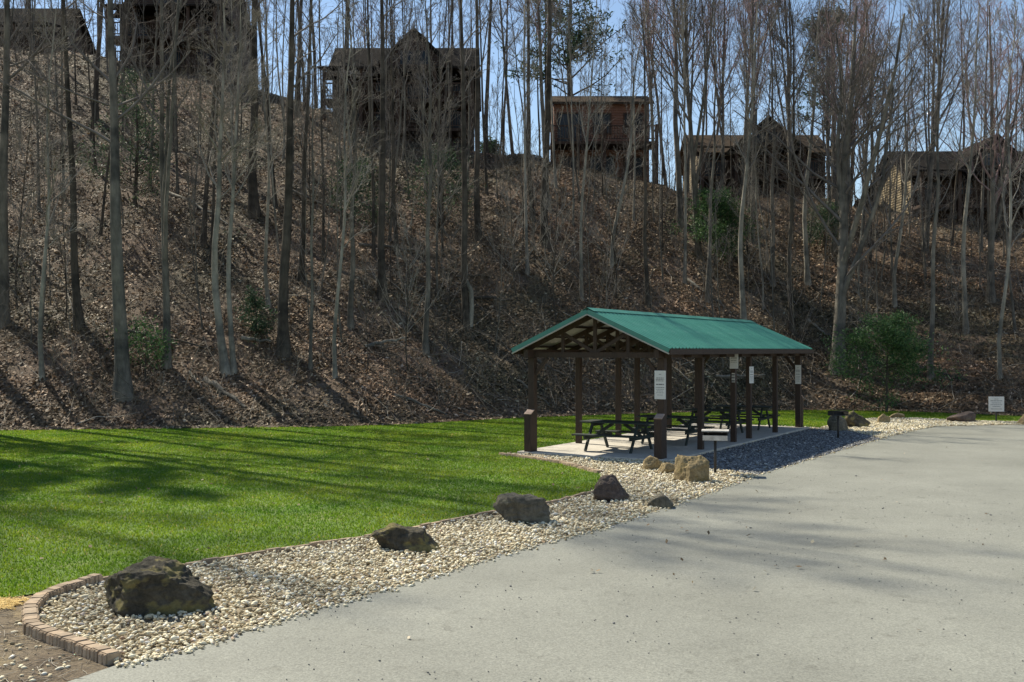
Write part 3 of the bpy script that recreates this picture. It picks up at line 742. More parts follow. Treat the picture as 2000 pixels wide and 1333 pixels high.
# dead twigs lying on the slope
def lying(N, seed, lmin, lmax, r):
    rg = np.random.default_rng(seed); u = rg.uniform(-.54, .54, N); yf = np.interp(u, _u, T_FOOT); yc = np.interp(u, _u, T_CY)
    Y = yf+(yc-yf)*rg.random(N)**1.4; X = u*Y; L = rg.uniform(lmin, lmax, N)
    th = rg.uniform(0, math.pi, N); n = 4; P = np.empty((N, n, 3))
    for k in range(n):
        x = X+np.cos(th)*L*(k/(n-1)-.5)+rg.normal(size=N)*.03*L; y = Y+np.sin(th)*L*(k/(n-1)-.5)
        P[:, k, 0] = x; P[:, k, 1] = y; P[:, k, 2] = np.maximum(hill_z(x, y), 0)+.06+.12*rg.random(N)*L
    Rd = np.repeat((r*rg.uniform(.5, 1.6, N))[:, None], n, 1)*np.linspace(1, .5, n)
    v, f = tubes(P, Rd, 3); return v, f, np.repeat(np.clip(rg.normal(.6, .3, N), 0, 1), n*3)
v, f, at = lying(3000, 8, .4, 2.4, .009)
tag(obj('fallen_twigs', mesh_np('fallen_twigs', v, f, m_brush, False, at)), 'dead twigs and sticks lying among the leaves', 'twigs', kind='stuff')
def log_thing(a, b_, r, mat, label, name='fallen_log', lift=.1, sag=0):
    A, B = ray_hit(*a), ray_hit(*b_)
    n = 9; P = np.zeros((1, n, 3)); rg = np.random.default_rng(int(a[0]))
    for k in range(n):
        q = A.lerp(B, k/(n-1)); g = float(hill_z(q.x, q.y)); P[0, k] = (q.x, q.y, max(q.z, g*.5+q.z*.5)+lift+rg.normal()*.04)
    Rd = (np.linspace(1, .45, n)*r)[None]
    v, f = tubes(P, Rd, 7); nb = len(v)
    Q, q_, _ = grow(rg, P, Rd, 5, .4, 1, (25, 55), np.array([(B-A).length*.16]), 4, .05, .1, .5, .012)
    r_ = empty(name, A); tag(r_, label, 'fallen log' if name == 'fallen_log' else 'branch', 'fallen logs among the leaves' if label.startswith('bare fallen') else None)
    off = np.array(A)
    obj('stem', mesh_np('log_stem', v-off, f, mat, True), r_); 
    for j in range(len(Q)):
        v2, f2 = tubes(Q[j:j+1], q_[j:j+1], 4); obj('side_branch', mesh_np('log_branch', v2-off, f2, mat, True), r_)
log_thing((325, 378), (445, 440), .10, B_PALE, 'long pale log lying diagonally high on the left slope')
log_thing((560, 372), (690, 430), .07, B_GREY, 'grey log lying on the slope below the left part of the large cabin')
log_thing((1578, 628), (1625, 668), .07, B_PALE, 'short pale log on the slope just beyond the far end of the teal roof')
log_thing((370, 735), (395, 762), .04, B_PALE, 'pale broken branch at the foot of the left slope', 'fallen_branch')
log_thing((250, 650), (420, 690), .06, B_DARK, 'dark log lying across the left slope behind the thickest trunk')
log_thing((130, 570), (145, 625), .035, B_PALE, 'pale bent branch beside the dark straight tree at far left', 'fallen_branch')
log_thing((400, 745), (480, 800), .13, B_GREY, 'thick grey log sloping down to the lawn below the pale twin trunks')
log_thing((1010, 745), (1075, 800), .05, B_GREY, 'grey branch on the slope behind the left front post of the pavilion', 'fallen_branch')
def rand_logs(n):
    rg = random.Random(91)
    for i in range(n):
        px, py = rg.uniform(60, 1950), 0
        u = (px-CX)/F; f0 = 825; c0 = HY-F*float(np.interp(u, _u, T_TAN)); py = rg.uniform(c0+50, f0-40); a = rg.uniform(-.25, .75); L = rg.uniform(50, 130)
        log_thing((px, py), (px+L*math.cos(a), py+L*math.sin(a)), rg.uniform(.04, .10), rg.choice([B_GREY, B_DARK, B_PALE]), 'bare fallen log lying among the leaves on the wooded slope')
rand_logs(12)
# pale crooked snag by the crooked tree
p = ray_hit(908, 640)
P = np.array([[(0, 0, 0), (.05, 0, .9), (.02, 0, 1.6), (-.22, 0, 2.1), (-.15, .05, 2.7)]], float); P[0, :, 0] += .25
v, f = tubes(P, np.array([[.11, .10, .10, .08, .04]]), 8)
sn = empty('tree_snag', p); tag(sn, 'pale crooked broken snag leaning against the crooked dark tree', 'dead tree')
obj('stem', mesh_np('snag_stem', v, f, B_PALE, True), sn)

# ------------------------------------------------------------------ grass blades
rng = np.random.default_rng(12)
def blades(N, boxr, poly, hsize, seedoff, wmul=1):
    X = rng.uniform(boxr[0], boxr[1], N); Y = boxr[2]+(boxr[3]-boxr[2])*rng.random(N)**1.35
    ok = inside(poly, X, Y) & (np.abs(X/Y) < .56)
    lx, ly = pav_inv(X, Y); ok &= ~((lx > -.3) & (lx < PAV_W+.3) & (ly > -.35) & (ly < PAV_L+.3))
    X, Y = X[ok], Y[ok]; N = len(X)
    ht = hsize*rng.uniform(.5, 1.3, N); th = rng.uniform(0, math.pi*2, N); wd = .006*wmul*(1+Y*.05)
    le = rng.normal(size=(N, 2))*.45*ht[:, None]
    b0 = np.stack([X-np.cos(th)*wd, Y-np.sin(th)*wd, np.full(N, .004)], 1); b1 = np.stack([X+np.cos(th)*wd, Y+np.sin(th)*wd, np.full(N, .004)], 1)
    tp = np.stack([X+le[:, 0], Y+le[:, 1], .006+ht], 1)
    V = np.stack([b0, b1, tp], 1).reshape(-1, 3)
    v = np.clip(rng.normal(.45, .22, N)+(rng.random(N) < .015)*.6, 0, 1)
    return V, np.arange(N*3).reshape(N, 3), np.repeat(v, 3)
pts = [blades(1300000, (-21, 27, 11, 48), lawn_poly, .034, 0)]
V, Fq, at = pts[0]
tag(obj('grass', mesh_np('grass', V, Fq, m_grass, False, at)), 'short bright green mown grass of the lawn', 'grass', kind='stuff')

# ------------------------------------------------------------------ pebbles
def ico(sub=1):
    bm = bmesh.new(); bmesh.ops.create_icosphere(bm, subdivisions=sub, radius=1)
    v = np.array([x.co[:] for x in bm.verts]); f = np.array([[a.index for a in p.verts] for p in bm.faces]); bm.free(); return v, f
IV, IF = ico(1); IV2, IF2 = ico(2)
def stones(X, Y, Z, S, col, base=(IV, IF), flat=(.45, .75)):
    N = len(X); bv, bf = base
    sc = np.stack([S*rng.uniform(.9, 1.6, N), S*rng.uniform(.6, .95, N), S*rng.uniform(flat[0], flat[1], N)], 1)
    v = bv[None]*(1+rng.normal(size=(N, len(bv), 1))*.07)*sc[:, None]
    th = rng.uniform(0, 2*math.pi, N); ti = rng.normal(size=N)*.35
    c, s = np.cos(ti)[:, None], np.sin(ti)[:, None]
    x, z = v[..., 0]*c-v[..., 2]*s, v[..., 0]*s+v[..., 2]*c
    c, s = np.cos(th)[:, None], np.sin(th)[:, None]
    xx, yy = x*c-v[..., 1]*s, x*s+v[..., 1]*c
    V = np.stack([xx+X[:, None], yy+Y[:, None], z+Z[:, None]], -1).reshape(-1, 3)
    Fq = (bf[None]+(np.arange(N)*len(bv))[:, None, None]).reshape(-1, 3)
    return V, Fq, np.repeat(col, len(bv))
def sample(poly, N, seed, x0, x1, y0, y1, dens=None):
    rg = np.random.default_rng(seed); X = rg.uniform(x0, x1, N); Y = rg.uniform(y0, y1, N)
    ok = inside(poly, X, Y) & (X/Y < .55)
    lx, ly = pav_inv(X, Y); ok &= ~((lx > -.28) & (lx < PAV_W+.28) & (ly > -.28) & (ly < PAV_L+.26))
    return X[ok], Y[ok]
SHADE_ZONE = [pav(PAV_W+.3, .3), pav(PAV_W+1.1, -.9), gp(1480, 929), gp(1720, 858), gp(1640, 838), pav(PAV_W+.3, PAV_L+.3)]  # roof shadow area, where the gravel takes the shade-darkened colour
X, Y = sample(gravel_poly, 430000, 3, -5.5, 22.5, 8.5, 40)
ing = inside(SHADE_ZONE, X, Y)
near = (Y < 16)
kp = ~ing & (rng.random(len(X)) < np.where(near, 1.0, .62)); Xa, Ya = X[kp], Y[kp]
S = rng.uniform(.011, .024, len(Xa))*(1+.012*Ya)*np.where(rng.random(len(Xa)) < .06, 1.5, 1)
Za = S*.2+.004+.032*rng.random(len(Xa))
V1, F1, A1 = stones(Xa, Ya, Za, S, rng.random(len(Xa)))
# strays over the edge on the asphalt and soil
ns = 900; ti = rng.random(ns)*(len(AE)-3); i = ti.astype(int); fr = ti-i; AEn = np.array(AE)
ex = AEn[i]*(1-fr[:, None])+AEn[i+1]*fr[:, None]; off = np.abs(rng.normal(size=ns))*.09
Xs = ex[:, 0]+off*.5; Ys = ex[:, 1]-off*.8
V2, F2, A2 = stones(Xs, Ys, np.full(ns, .02), rng.uniform(.008, .026, ns), rng.random(ns))
Xs = rng.uniform(-4.9, -3.6, 160); Ys = rng.uniform(8.2, 10.2, 160)
V3, F3, A3 = stones(Xs, Ys, np.full(160, .0), rng.uniform(.008, .03, 160), rng.random(160))
VV, FF = cat([(V1, F1), (V2, F2), (V3, F3)])
print('pebbles', len(Xa))
tag(obj('river_pebbles', mesh_np('river_pebbles', VV, FF, m_pebble, True, np.concatenate([A1, A2, A3]))), 'cream and tan rounded river pebbles filling the bed beside the car park', 'pebbles', kind='stuff')
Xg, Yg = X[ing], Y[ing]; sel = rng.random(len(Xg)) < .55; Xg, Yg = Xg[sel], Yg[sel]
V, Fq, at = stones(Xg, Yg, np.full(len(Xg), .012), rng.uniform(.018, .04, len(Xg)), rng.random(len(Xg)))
tag(obj('shade_toned_gravel', mesh_np('shade_toned_gravel', V, Fq, m_shade_gravel_grit, True, at)), 'crushed gravel strip, its grey darkened to carry the pavilion roof shade', 'gravel', kind='stuff')
# small litter on the soil patch and crumbs on the asphalt
ns = 1800; Xs = rng.uniform(-3, 9, ns); Ys = rng.uniform(7.5, 22, ns)
kk = ~inside(gravel_poly, Xs, Ys) & ~inside(lawn_poly, Xs, Ys) & (rng.random(ns) < .8)
V, Fq, at = stones(Xs[kk], Ys[kk], np.full(kk.sum(), .014), rng.uniform(.003, .009, kk.sum())*(1+(rng.random(kk.sum()) < .03)), rng.random(kk.sum())*.5)
tag(obj('loose_grit', mesh_np('loose_grit', V, Fq, m_shade_gravel_grit, False, at)), 'scattered grit lying on the grey asphalt', 'grit', kind='stuff')
def twig_patch(N, x0, x1, y0, y1, seed, z=.0):
    rg = np.random.default_rng(seed); X = rg.uniform(x0, x1, N); Y = rg.uniform(y0, y1, N); L = rg.uniform(.03, .16, N); th = rg.uniform(0, 6.28, N)
    P = np.empty((N, 3, 3))
    for k in range(3):
        P[:, k, 0] = X+np.cos(th)*L*(k-1)+rg.normal(size=N)*.01; P[:, k, 1] = Y+np.sin(th)*L*(k-1); P[:, k, 2] = z+.012*rg.random(N)
    return tubes(P, np.full((N, 3), .0022)*rg.uniform(.6, 1.8, (N, 1)), 3)+(np.repeat(np.clip(rg.normal(.85, .2, N), 0, 1), 9),)
v, f, at = twig_patch(700, -5.6, -3.3, 7.9, 11, 9)
tag(obj('dry_straw', mesh_np('dry_straw', v, f, m_brush, False, at)), 'dry straw and twigs on the bare soil at the lower left', 'straw', kind='stuff')

gx_, gy_ = gp(-5, 1180)
v, f, at = twig_patch(900, gx_-.9, gx_+.22, gy_-.22, gy_+.22, 19, .004)
m_straw = rnd_mat('golden_straw', [(0, (.42, .26, .07)), (1, (.72, .52, .20))], .7)
tag(obj('straw_clump', mesh_np('straw_clump', v, f, m_straw, False, at)), 'golden straw scattered where the lawn meets the bare soil', 'straw', kind='stuff')
# ------------------------------------------------------------------ boulders
def boulder(label, bbox, mat, seed, planes=14, depth=.8, name='boulder', peak=0, sub=5, rot=0, flat_top=.8, bury=.12, shape=None, only=False):
    x0, x1, y0, y1 = bbox
    gx_, gy_ = gp((x0+x1)/2, y1); k = gy_/F; wd = (x1-x0)*k; ht = (y1-y0)*k*.94; dp = wd*depth
    gy2 = gy_+dp*.42; gx2 = gx_*gy2/gy_
    rg = np.random.default_rng(seed); bv, bf = ico(sub)
    nr = unit(rg.normal(size=(planes, 3))); ds = rg.uniform(.62, 1.0, planes)
    if shape is not None:
        nr = np.concatenate([nr, unit(np.array([s[:3] for s in shape], float))]); ds = np.concatenate([ds, [s[3] for s in shape]])
    if only: nr, ds = nr[planes:], ds[planes:]
    dots = bv @ nr.T; rr = np.where(dots > .05, ds/np.maximum(dots, .05), 9).min(1); rr = np.minimum(rr, 1.25)
    v = bv*rr[:, None]
    mn, mx = v.min(0), v.max(0)
    v = (v-(mn+mx)/2)/((mx-mn)/2)
    nz = np.array([mnoise.fractal(Vector(p)*1.6+Vector((seed, 0, 0)), .8, 2.1, 5) for p in v])
    nz2 = np.array([mnoise.fractal(Vector((p[0]*1.2, p[1]*1.2, p[2]*5))+Vector((0, seed, 0)), .8, 2.1, 3) for p in v])
    nz3 = np.array([abs(mnoise.noise(Vector(p)*4.5+Vector((0, 0, seed)))) for p in v])
    v = v*(1+.10*nz+.05*nz2-.10*nz3)[:, None]
    v = v*np.array([wd/2, dp/2, ht/2])
    v[:, 2] = ht-(ht/2-v[:, 2])*1.5
    o = obj(name, mesh_np(name, v, bf, mat, False), None, (gx2, gy2, -.01)); o.rotation_euler = (0, 0, rot)
    return tag(o, label, 'boulder')
boulder('largest dark boulder with yellow lichen on its left side, nearest the block edging', (184, 426, 1095, 1207), K_DARK, 3, 9, .6,
        only=True, sub=6, shape=[(.34, -.93, .10, .52), (-.06, -.28, .95, .47), (.60, -.08, .79, .50), (-.84, -.52, .10, .70), (.97, -.1, .2, 1.0), (.1, .9, .3, .6), (.75, .5, .3, .9), (-.6, .1, .8, .70), (-.25, -.70, .66, .62)])
boulder('low dark mossy boulder, second from the left along the pebble bed', (724, 862, 1026, 1082), K_DARK, 12, 10, .75,
        shape=[(.35, 0, .93, .6), (-.2, -.9, .3, .7), (-.6, -.1, .8, .75)])
boulder('grey flat topped boulder at the lawn edge, third from the left', (957, 1073, 969, 1024), K_GREY, 23, 10, .7,
        shape=[(0, 0, 1, .6), (.1, -.95, .2, .65), (.95, -.1, .1, .8)])
boulder('purple brown pointed rock at the tip of the lawn', (1156, 1228, 927, 981), K_RED, 34, 9, .7,
        shape=[(.72, 0, .6, .78), (-.75, 0, .6, .80), (.1, -.85, .4, .7), (0, 0, 1, .85)])
boulder('small low triangular stone nearest the asphalt in the pebble bed', (1262, 1317, 963, 994), K_GREY, 45, 8, .7, name='rock', sub=4,
        shape=[(.7, 0, .7, .4), (-.5, 0, .85, .4)])
boulder('tan squarish rock left of the post base by the pavilion corner', (1254, 1296, 888, 920), K_TAN, 56, 9, .8, name='rock', sub=4)
boulder('smallest tan rock wedged between the two tan rocks before the corner post', (1286, 1322, 902, 927), K_TAN, 57, 9, .8, name='rock', sub=4)
boulder('large blocky tan boulder standing before the pavilion beside the box grill', (1316, 1386, 889, 944), K_TAN, 68, 8, .85,
        shape=[(0, 0, 1, .75), (.25, -.95, .05, .7), (-.8, -.5, .1, .78), (.97, 0, .1, .8)])
boulder('dark grey boulder just behind the second grill', (1614, 1658, 803, 843), K_GREY, 71, 9, .8, sub=4)
boulder('green and rust coloured boulder right behind the second grill', (1648, 1699, 801, 836), K_DARK, 72, 9, .8, sub=4, shape=[(.7, 0, .7, .6)])
boulder('small round tan rock in the far pebbles', (1711, 1739, 808, 828), K_TAN, 73, 9, .8, name='rock', sub=4)
boulder('flat pale rock at the back edge of the far pebbles', (1737, 1766, 805, 818), K_TAN, 74, 9, .8, name='rock', sub=4)
boulder('angular purple brown boulder with a sloping top left of the white sign', (1850, 1904, 803, 826), K_RED, 75, 8, .7, sub=4, shape=[(-.45, 0, .9, .35), (.95, 0, .1, .8)])
boulder('tan rock cut by the right edge of the photo', (1988, 2030, 807, 831), K_TAN, 76, 9, .8, name='rock', sub=4)

# ------------------------------------------------------------------ block edging
def block_mesh(L, D, Hh, groove=True):
    bm = bmesh.new()
    if groove:
        box(bm, -L/2, L/2, -D/2, D/2, -.05, Hh); 
        for sy in (-1, 1):
            for (xa, xb, o) in ((-L*.46, -L*.16, .009), (-L*.10, L*.46, .012)): box(bm, xa, xb, sy*D/2, sy*(D/2+o), -.05, Hh-.012)
    else: box(bm, -L/2, L/2, -D/2, D/2, -.05, Hh)
    bmesh.ops.bevel(bm, geom=[e for e in bm.edges], offset=.009, segments=2, affect='EDGES')
    me = bpy.data.meshes.new('block'); bm.to_mesh(me); bm.free(); me.materials.append(m_block); return me
def along(path, step):
    out = []; P = [Vector((x, y, 0)) for x, y in path]; carry = step/2
    for a, b_ in zip(P[:-1], P[1:]):
        L = (b_-a).length; d = (b_-a)/L; t = carry
        while t < L: out.append((a+d*t, math.atan2(d.y, d.x))); t += step
        carry = t-L
    return out
rg = random.Random(3)
big_block = block_mesh(.127, .125, .095); thin_block = block_mesh(.215, .075, .055, False)
e1 = empty('block_edging', (*gp(62, 1236), 0)); tag(e1, 'scalloped brown concrete block edging around the near end of the pebble bed', 'edging')
base = e1.location.copy()
for p, a in along([gp(*q) for q in BLOCK_PATH], .131):
    o = obj('block', big_block, e1); o.location = p-base+Vector((0, 0, rg.uniform(-.008, .008))); o.rotation_euler = (rg.uniform(-.04, .04), 0, a+rg.uniform(-.06, .06))
e2 = empty('lawn_edging', (*LE[0], 0)); tag(e2, 'long low brown block edging between the lawn and the pebbles', 'edging'); base = e2.location.copy()
for p, a in along(LE, .222):
    o = obj('block', thin_block, e2); o.location = p-base+Vector((0, 0, rg.uniform(-.01, .012))); o.rotation_euler = (0, 0, a+rg.uniform(-.03, .03))
e3 = empty('lawn_edging', (*LT[0], 0)); tag(e3, 'short curved block edging from the pointed rock back to the pavilion slab', 'edging'); base = e3.location.copy()
for p, a in along(LT[1:], .131):
    o = obj('block', big_block, e3); o.location = p-base+Vector((0, 0, -.03+rg.uniform(-.01, .01))); o.rotation_euler = (0, 0, a+rg.uniform(-.05, .05))

# ------------------------------------------------------------------ pavilion
pv = empty('picnic_pavilion', P0, PROT); tag(pv, 'open picnic pavilion with teal ribbed metal roof on dark wooden posts', 'pavilion')
TS = [0, 2.55, 5.1, 6.45, 9.0, 11.6]; ZB = .075; ZP = 2.42; PWD = .075
post_me = None
for xi, x in enumerate((0, PAV_W)):
    for j, t in enumerate(TS):
        pw = .085 if j in (0, 5) else .07
        boxobj('post', (x-pw, x+pw, t-pw, t+pw, ZB-.1, ZP), m_wood, pv, .006)
        if j in (0, 5):
            s = -1 if j == 0 else 1
            bm = bmesh.new(); ya, yb = t+s*(pw+.004), t+s*(pw+.18); xa, xb = x-.095, x+.095
            vs = [(xa, ya, 0), (xb, ya, 0), (xb, yb, 0), (xa, yb, 0), (xa, ya, 1.10), (xb, ya, 1.10), (xb, yb, 1.0), (xa, yb, 1.0)]
            v = [bm.verts.new(q) for q in vs]
            for q in ((0, 1, 2, 3), (0, 1, 5, 4), (1, 2, 6, 5), (2, 3, 7, 6), (3, 0, 4, 7)): bm.faces.new([v[i] for i in q])
            bmesh.ops.recalc_face_normals(bm, faces=bm.faces[:])
            sb = bm_obj('brace_post', bm, m_wood, pv)
            bm = bmesh.new(); beam(bm, (x, ya, 1.112), (x, yb, 1.012), .205, .02); bm_obj('slanted_cap', bm, m_cut, sb)
# long beams
for x in (0, PAV_W):
    boxobj('eave_beam', (x-.06, x+.06, -.35, PAV_L+.35, ZP+.002, ZP+.20), m_wood, pv)
OVX, OVY = .35, .42; ZE, ZR = 2.63, 3.57; half = PAV_W/2+OVX; cxp = PAV_W/2; slope = (ZR-ZE)/half
def roofz(x): return ZR-slope*abs(x-cxp)
# trusses
tr_t = [0]+[v for v in (1.28, 2.55, 3.82, 5.1, 6.45, 7.72, 9.0, 10.3)]+[PAV_L]
for t in tr_t:
    bm = bmesh.new(); w_ = .045; ends = t in (0, PAV_L)
    beam(bm, (-.25, t, ZP+.07), (PAV_W+.25, t, ZP+.07), w_ if not ends else .1, .13)
    for s in (-1, 1):
        beam(bm, (cxp, t+.001, ZR-.09), (cxp+s*(half-.05), t+.001, roofz(cxp+half-.05)-.09), w_, .12)
        beam(bm, (cxp+s*.03, t+.002, ZP+.14), (cxp+s*half*.42, t+.002, roofz(cxp+half*.42)-.15), w_, .08)
        beam(bm, (cxp+s*half*.42, t-.002, ZP+.12), (cxp+s*half*.42, t-.002, roofz(cxp+half*.42)-.14), w_, .08, (1, 0, 0))
    beam(bm, (cxp, t-.001, ZP+.12), (cxp, t-.001, ZR-.12), w_, .09, (1, 0, 0))
    bm_obj('truss', bm, m_wood, pv)
for s in (-1, 1):
    for q in (.12, .38, .64, .9):
        x = cxp+s*half*q
        beamobj('purlin', (x, -OVY+.03, roofz(x)-.035), (x, PAV_L+OVY-.03, roofz(x)-.035), .08, .035, m_wood, pv)
# ribbed roof panels (top skin teal, underside pale)
NP = 14; plen = (PAV_L+2*OVY)/NP
def panel_mesh(s):
    prof = []; pitch = plen/4
    for k in range(4):
        y = k*pitch; prof += [(y, 0), (y+pitch*.62, 0), (y+pitch*.70, .022), (y+pitch*.90, .022)]
    prof.append((plen, 0)); n = len(prof)
    top0 = [(cxp, y, ZR+z+.02) for y, z in prof]; top1 = [(cxp+s*half, y, ZE+z+.02) for y, z in prof]
    V = np.array(top0+top1); ix = np.arange(n-1); fq = np.stack([ix, ix+1, ix+1+n, ix+n], 1)
    if s > 0: fq = fq[:, ::-1]
    return mesh_np('roof_panel', V, fq, m_teal)
def under_mesh(s):
    V = np.array([(cxp, 0, ZR-.004), (cxp, plen, ZR-.004), (cxp+s*half, plen, ZE-.004), (cxp+s*half, 0, ZE-.004)])
    return mesh_np('ceiling_panel', V, np.array([[0, 1, 2, 3]]), m_tin)
for s in (-1, 1):
    pm, um = panel_mesh(s), under_mesh(s)
    for i in range(NP):
        o = obj('roof_panel', pm, pv, (0, -OVY+i*plen, 0)); obj('ceiling_panel', um, o)
    # verge: rake trim at both gable ends and eave fascia
    for y in (-OVY-.012, PAV_L+OVY+.012):
        bm = bmesh.new(); beam(bm, (cxp, y, ZR-.035), (cxp+s*half, y, ZE-.035), .02, .115)
        rt = bm_obj('rake_board', bm, m_teal, pv)
        bm = bmesh.new(); beam(bm, (cxp, y-.001, ZR-.105), (cxp+s*half, y-.001, ZE-.105), .03, .03); bm_obj('drip_edge', bm, m_verge, rt)
    x = cxp+s*(half+.012)
    boxobj('fascia', (x-.012, x+.012, -OVY, PAV_L+OVY, ZE-.125, ZE+.005), m_wood, pv)
bm = bmesh.new()
for s in (-1, 1): beam(bm, (cxp, PAV_L/2, ZR+.058), (cxp+s*.18, PAV_L/2, roofz(cxp+.18)+.052), PAV_L+2*OVY+.04, .006)
bm_obj('ridge_cap', bm, m_teal, pv)
# eave braces at corner posts
for x, s in ((0, 1), (PAV_W, -1)):
    for t in (0, PAV_L):
        beamobj('knee_brace', (x+s*.08, t, ZP-.42), (x+s*.42, t, ZP-.01), .06, .09, m_wood, pv)

# ------------------------------------------------------------------ signs (print too small to read: rows of broken dashes)
def sign_panel(name, label, loc, rz, wd, ht, rows, seed, post=None, mat=m_sign):
    r = empty(name, loc, rz); tag(r, label, 'sign')
    boxobj('panel', (-wd/2, wd/2, -.006, .006, 0, ht), mat, r, .002)
    rg = random.Random(seed); bm = bmesh.new()
    for (zf, hf, wf) in rows:
        z = ht*zf; x = -wd*wf/2; xe = wd*wf/2
        while x < xe:
            l = rg.uniform(.02, .06)*max(1, hf/.02); l = min(l, xe-x); box(bm, x, x+l, -.0085, -.0062, z, z+ht*hf); x += l+.010
    tag(bm_obj('lettering', bm, m_ink, r), kind='stuff')
    return r
ROWS = [(.86, .02, .2), (.73, .022, .66), (.68, .022, .74), (.63, .02, .7), (.50, .035, .7), (.40, .02, .76), (.34, .015, .7), (.28, .015, .6), (.22, .014, .66), (.14, .014, .5)]
def pav3(x, y, z): v = pav(x, y); return (v[0], v[1], z)
sign_panel('post_sign', 'white notice board on the front right corner post beside the rocks', pav3(PAV_W-.01, -.098, 1.46), PROT, .28, .67, ROWS, 1)
sign_panel('post_sign', 'small white notice high under the eave on the third right post', pav3(PAV_W+.04, 5.1-.085, 2.10), PROT, .24, .42, ROWS[:6], 2)
sign_panel('post_sign', 'narrow white notice on the fourth right post', pav3(PAV_W+.079, 6.45-.02, 1.66), PROT+R_(72), .20, .48, ROWS, 3)
sign_panel('post_sign', 'narrow white notice on the farthest right post of the pavilion', pav3(PAV_W+.02, PAV_L-.095, 1.50), PROT, .19, .62, ROWS, 4)
# small plate below the second sign
sp = sign_panel('post_plate', 'little grey plate stack below the small notice on the third right post', pav3(PAV_W+.02, 5.1-.082, 1.72), PROT, .09, .26, [(.1, .15, .9), (.42, .15, .9), (.74, .15, .9)], 7, mat=m_ash)
x, y = gp(1946, 826)
gs = sign_panel('stake_sign', 'square white sign on a black stake at the far edge of the car park', (x, y, 0), R_(-6), .54, .54, [(.82, .03, .25), (.70, .035, .75), (.56, .03, .6), (.44, .03, .75), (.32, .03, .5), (.16, .03, .7)], 5)
for c_ in gs.children: c_.location.z = .40
boxobj('stake', (-.025, .025, .0065, .03, -.2, .80), m_steel, gs)

# ------------------------------------------------------------------ picnic tables
def make_table():
    r = empty('picnic_table'); L = 1.86
    pl = None
    def plank(name, y, z, wdt, th=.038, l=L):
        return boxobj(name, (-l/2, l/2, y-wdt/2, y+wdt/2, z-th, z), m_table, r, .004)
    for i in range(5): plank('table_plank', (i-2)*.148, .755, .140)
    for s in (-1, 1):
        for q in (0, 1): plank('seat_plank', s*(.60+q*.146), .455, .138)
    for ex in (-.62, .62):
        for s in (-1, 1):
            beamobj('leg', (ex, s*.66, 0.02), (ex, s*.22, .715), .04, .09, m_table, r)
        beamobj('seat_bearer', (ex+.042, -.80, .375), (ex+.042, .80, .375), .038, .09, m_table, r)
        beamobj('top_cleat', (ex+.042, -.34, .675), (ex+.042, .34, .675), .038, .08, m_table, r)
        beamobj('diagonal_brace', (ex, 0, .40), (ex*.25, 0, .70), .038, .08, m_table, r)
    return r
def copy_tree(o, parent=None):
    c = o.copy(); link(c, parent)
    for ch in o.children: copy_tree(ch, c)
    return c
tb = make_table()
TAB = [(1.28, 1.78, 'picnic table nearest the lawn, half in the sun on the slab', 0), (3.95, 2.15, 'second picnic table from the front under the pavilion', .03),
       (7.65, 2.05, 'third picnic table from the front under the pavilion', -.04), (10.2, 2.15, 'farthest picnic table at the back of the pavilion', .02)]
for i, (t, xx, lab, a) in enumerate(TAB):
    o = tb if i == 0 else copy_tree(tb)
    o.location = (*pav(xx, t), .05); o.rotation_euler = (0, 0, PROT+a); tag(o, lab, 'picnic table', 'picnic tables under the pavilion')

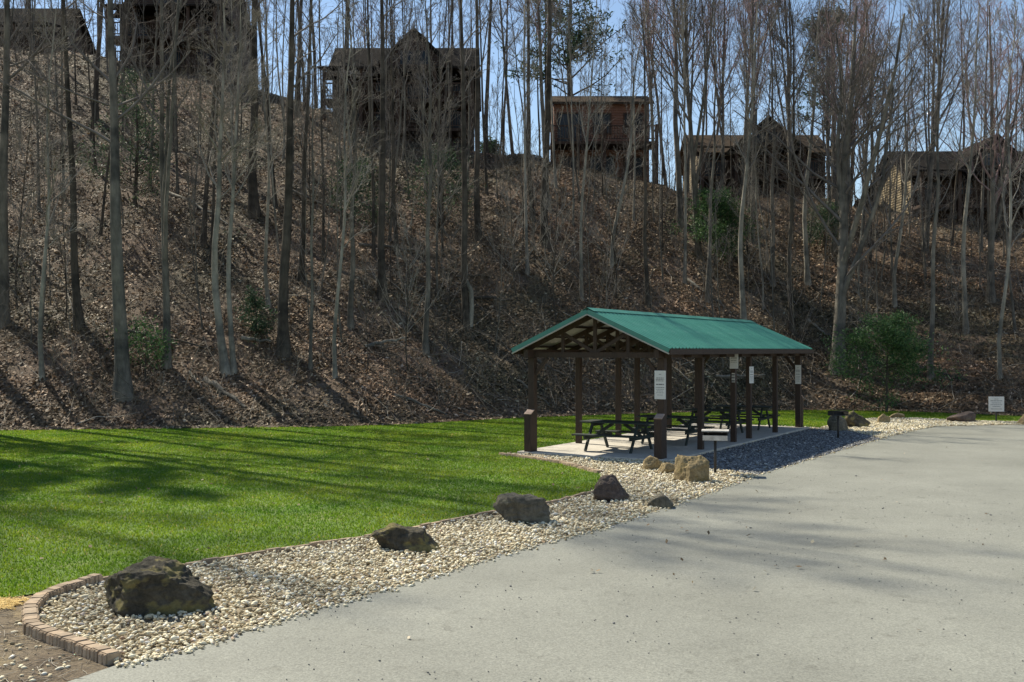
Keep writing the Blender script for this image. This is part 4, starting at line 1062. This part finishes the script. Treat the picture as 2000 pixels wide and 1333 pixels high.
# ------------------------------------------------------------------ grills
x, y = gp(1397, 927)
g = empty('box_grill', (x, y, 0), R_(-12)); tag(g, 'pale rusty box grill on a thin pole beside the large tan boulder', 'grill')
bm = bmesh.new(); bmesh.ops.create_cone(bm, cap_ends=True, segments=10, radius1=.03, radius2=.03, depth=.78, matrix=Matrix.Translation((0, 0, .36))); bm_obj('pole', bm, m_steel, g, True)
bm = bmesh.new(); w2, d2, zz, hh = .25, .19, .73, .19
box(bm, -w2, w2, -d2, d2, zz, zz+.012); box(bm, -w2, w2, d2-.01, d2, zz+.012, zz+hh); box(bm, -w2, -w2+.01, -d2, d2-.011, zz+.012, zz+hh); box(bm, w2-.01, w2, -d2, d2-.011, zz+.012, zz+hh)
box(bm, -w2+.011, w2-.011, -d2, -d2+.01, zz+.012, zz+.09)
bm_obj('fire_box', bm, m_steel, g)
bm = bmesh.new(); box(bm, -w2-.004, w2+.004, -d2-.012, -d2-.001, zz-.004, zz+.10); box(bm, -w2-.03, w2+.03, -d2-.012, d2+.01, zz+hh-.012, zz+hh+.012); bm_obj('front_lip', bm, m_ash, g)
bm = bmesh.new()
for i in range(13): box(bm, -w2+.03+i*.036, -w2+.04+i*.036, -d2+.02, d2-.02, zz+hh-.03, zz+hh-.02)
box(bm, -w2+.02, w2-.02, -d2+.012, -d2+.02, zz+hh-.034, zz+hh-.018); box(bm, -w2+.1, -w2+.12, -d2-.12, -d2+.012, zz+hh-.03, zz+hh-.018); box(bm, w2-.12, w2-.1, -d2-.12, -d2+.012, zz+hh-.03, zz+hh-.018)
bm_obj('grate', bm, m_steel, g)
x, y = gp(1637, 857)
g = empty('pole_grill', (x, y, 0), R_(10)); tag(g, 'black grill on a thin pole in the shade in front of the dark boulder', 'grill')
bm = bmesh.new(); bmesh.ops.create_cone(bm, cap_ends=True, segments=10, radius1=.03, radius2=.03, depth=.72, matrix=Matrix.Translation((0, 0, .34))); bm_obj('pole', bm, m_steel, g, True)
bm = bmesh.new(); w2 = .24; zz = .68; box(bm, -w2, w2, -.18, .18, zz, zz+.012); box(bm, -w2, w2, .17, .18, zz+.012, zz+.13)
box(bm, -w2, -w2+.01, -.18, .169, zz+.012, zz+.13); box(bm, w2-.01, w2, -.18, .169, zz+.012, zz+.13); bm_obj('fire_box', bm, m_steel, g)
bm = bmesh.new()
for i in range(12): box(bm, -w2+.03+i*.038, -w2+.04+i*.038, -.17, .16, zz+.13, zz+.14)
bm_obj('grate', bm, m_steel, g)
bpy.context.view_layer.update()
print('faces unique', sum(len(m.polygons) for m in bpy.data.meshes))
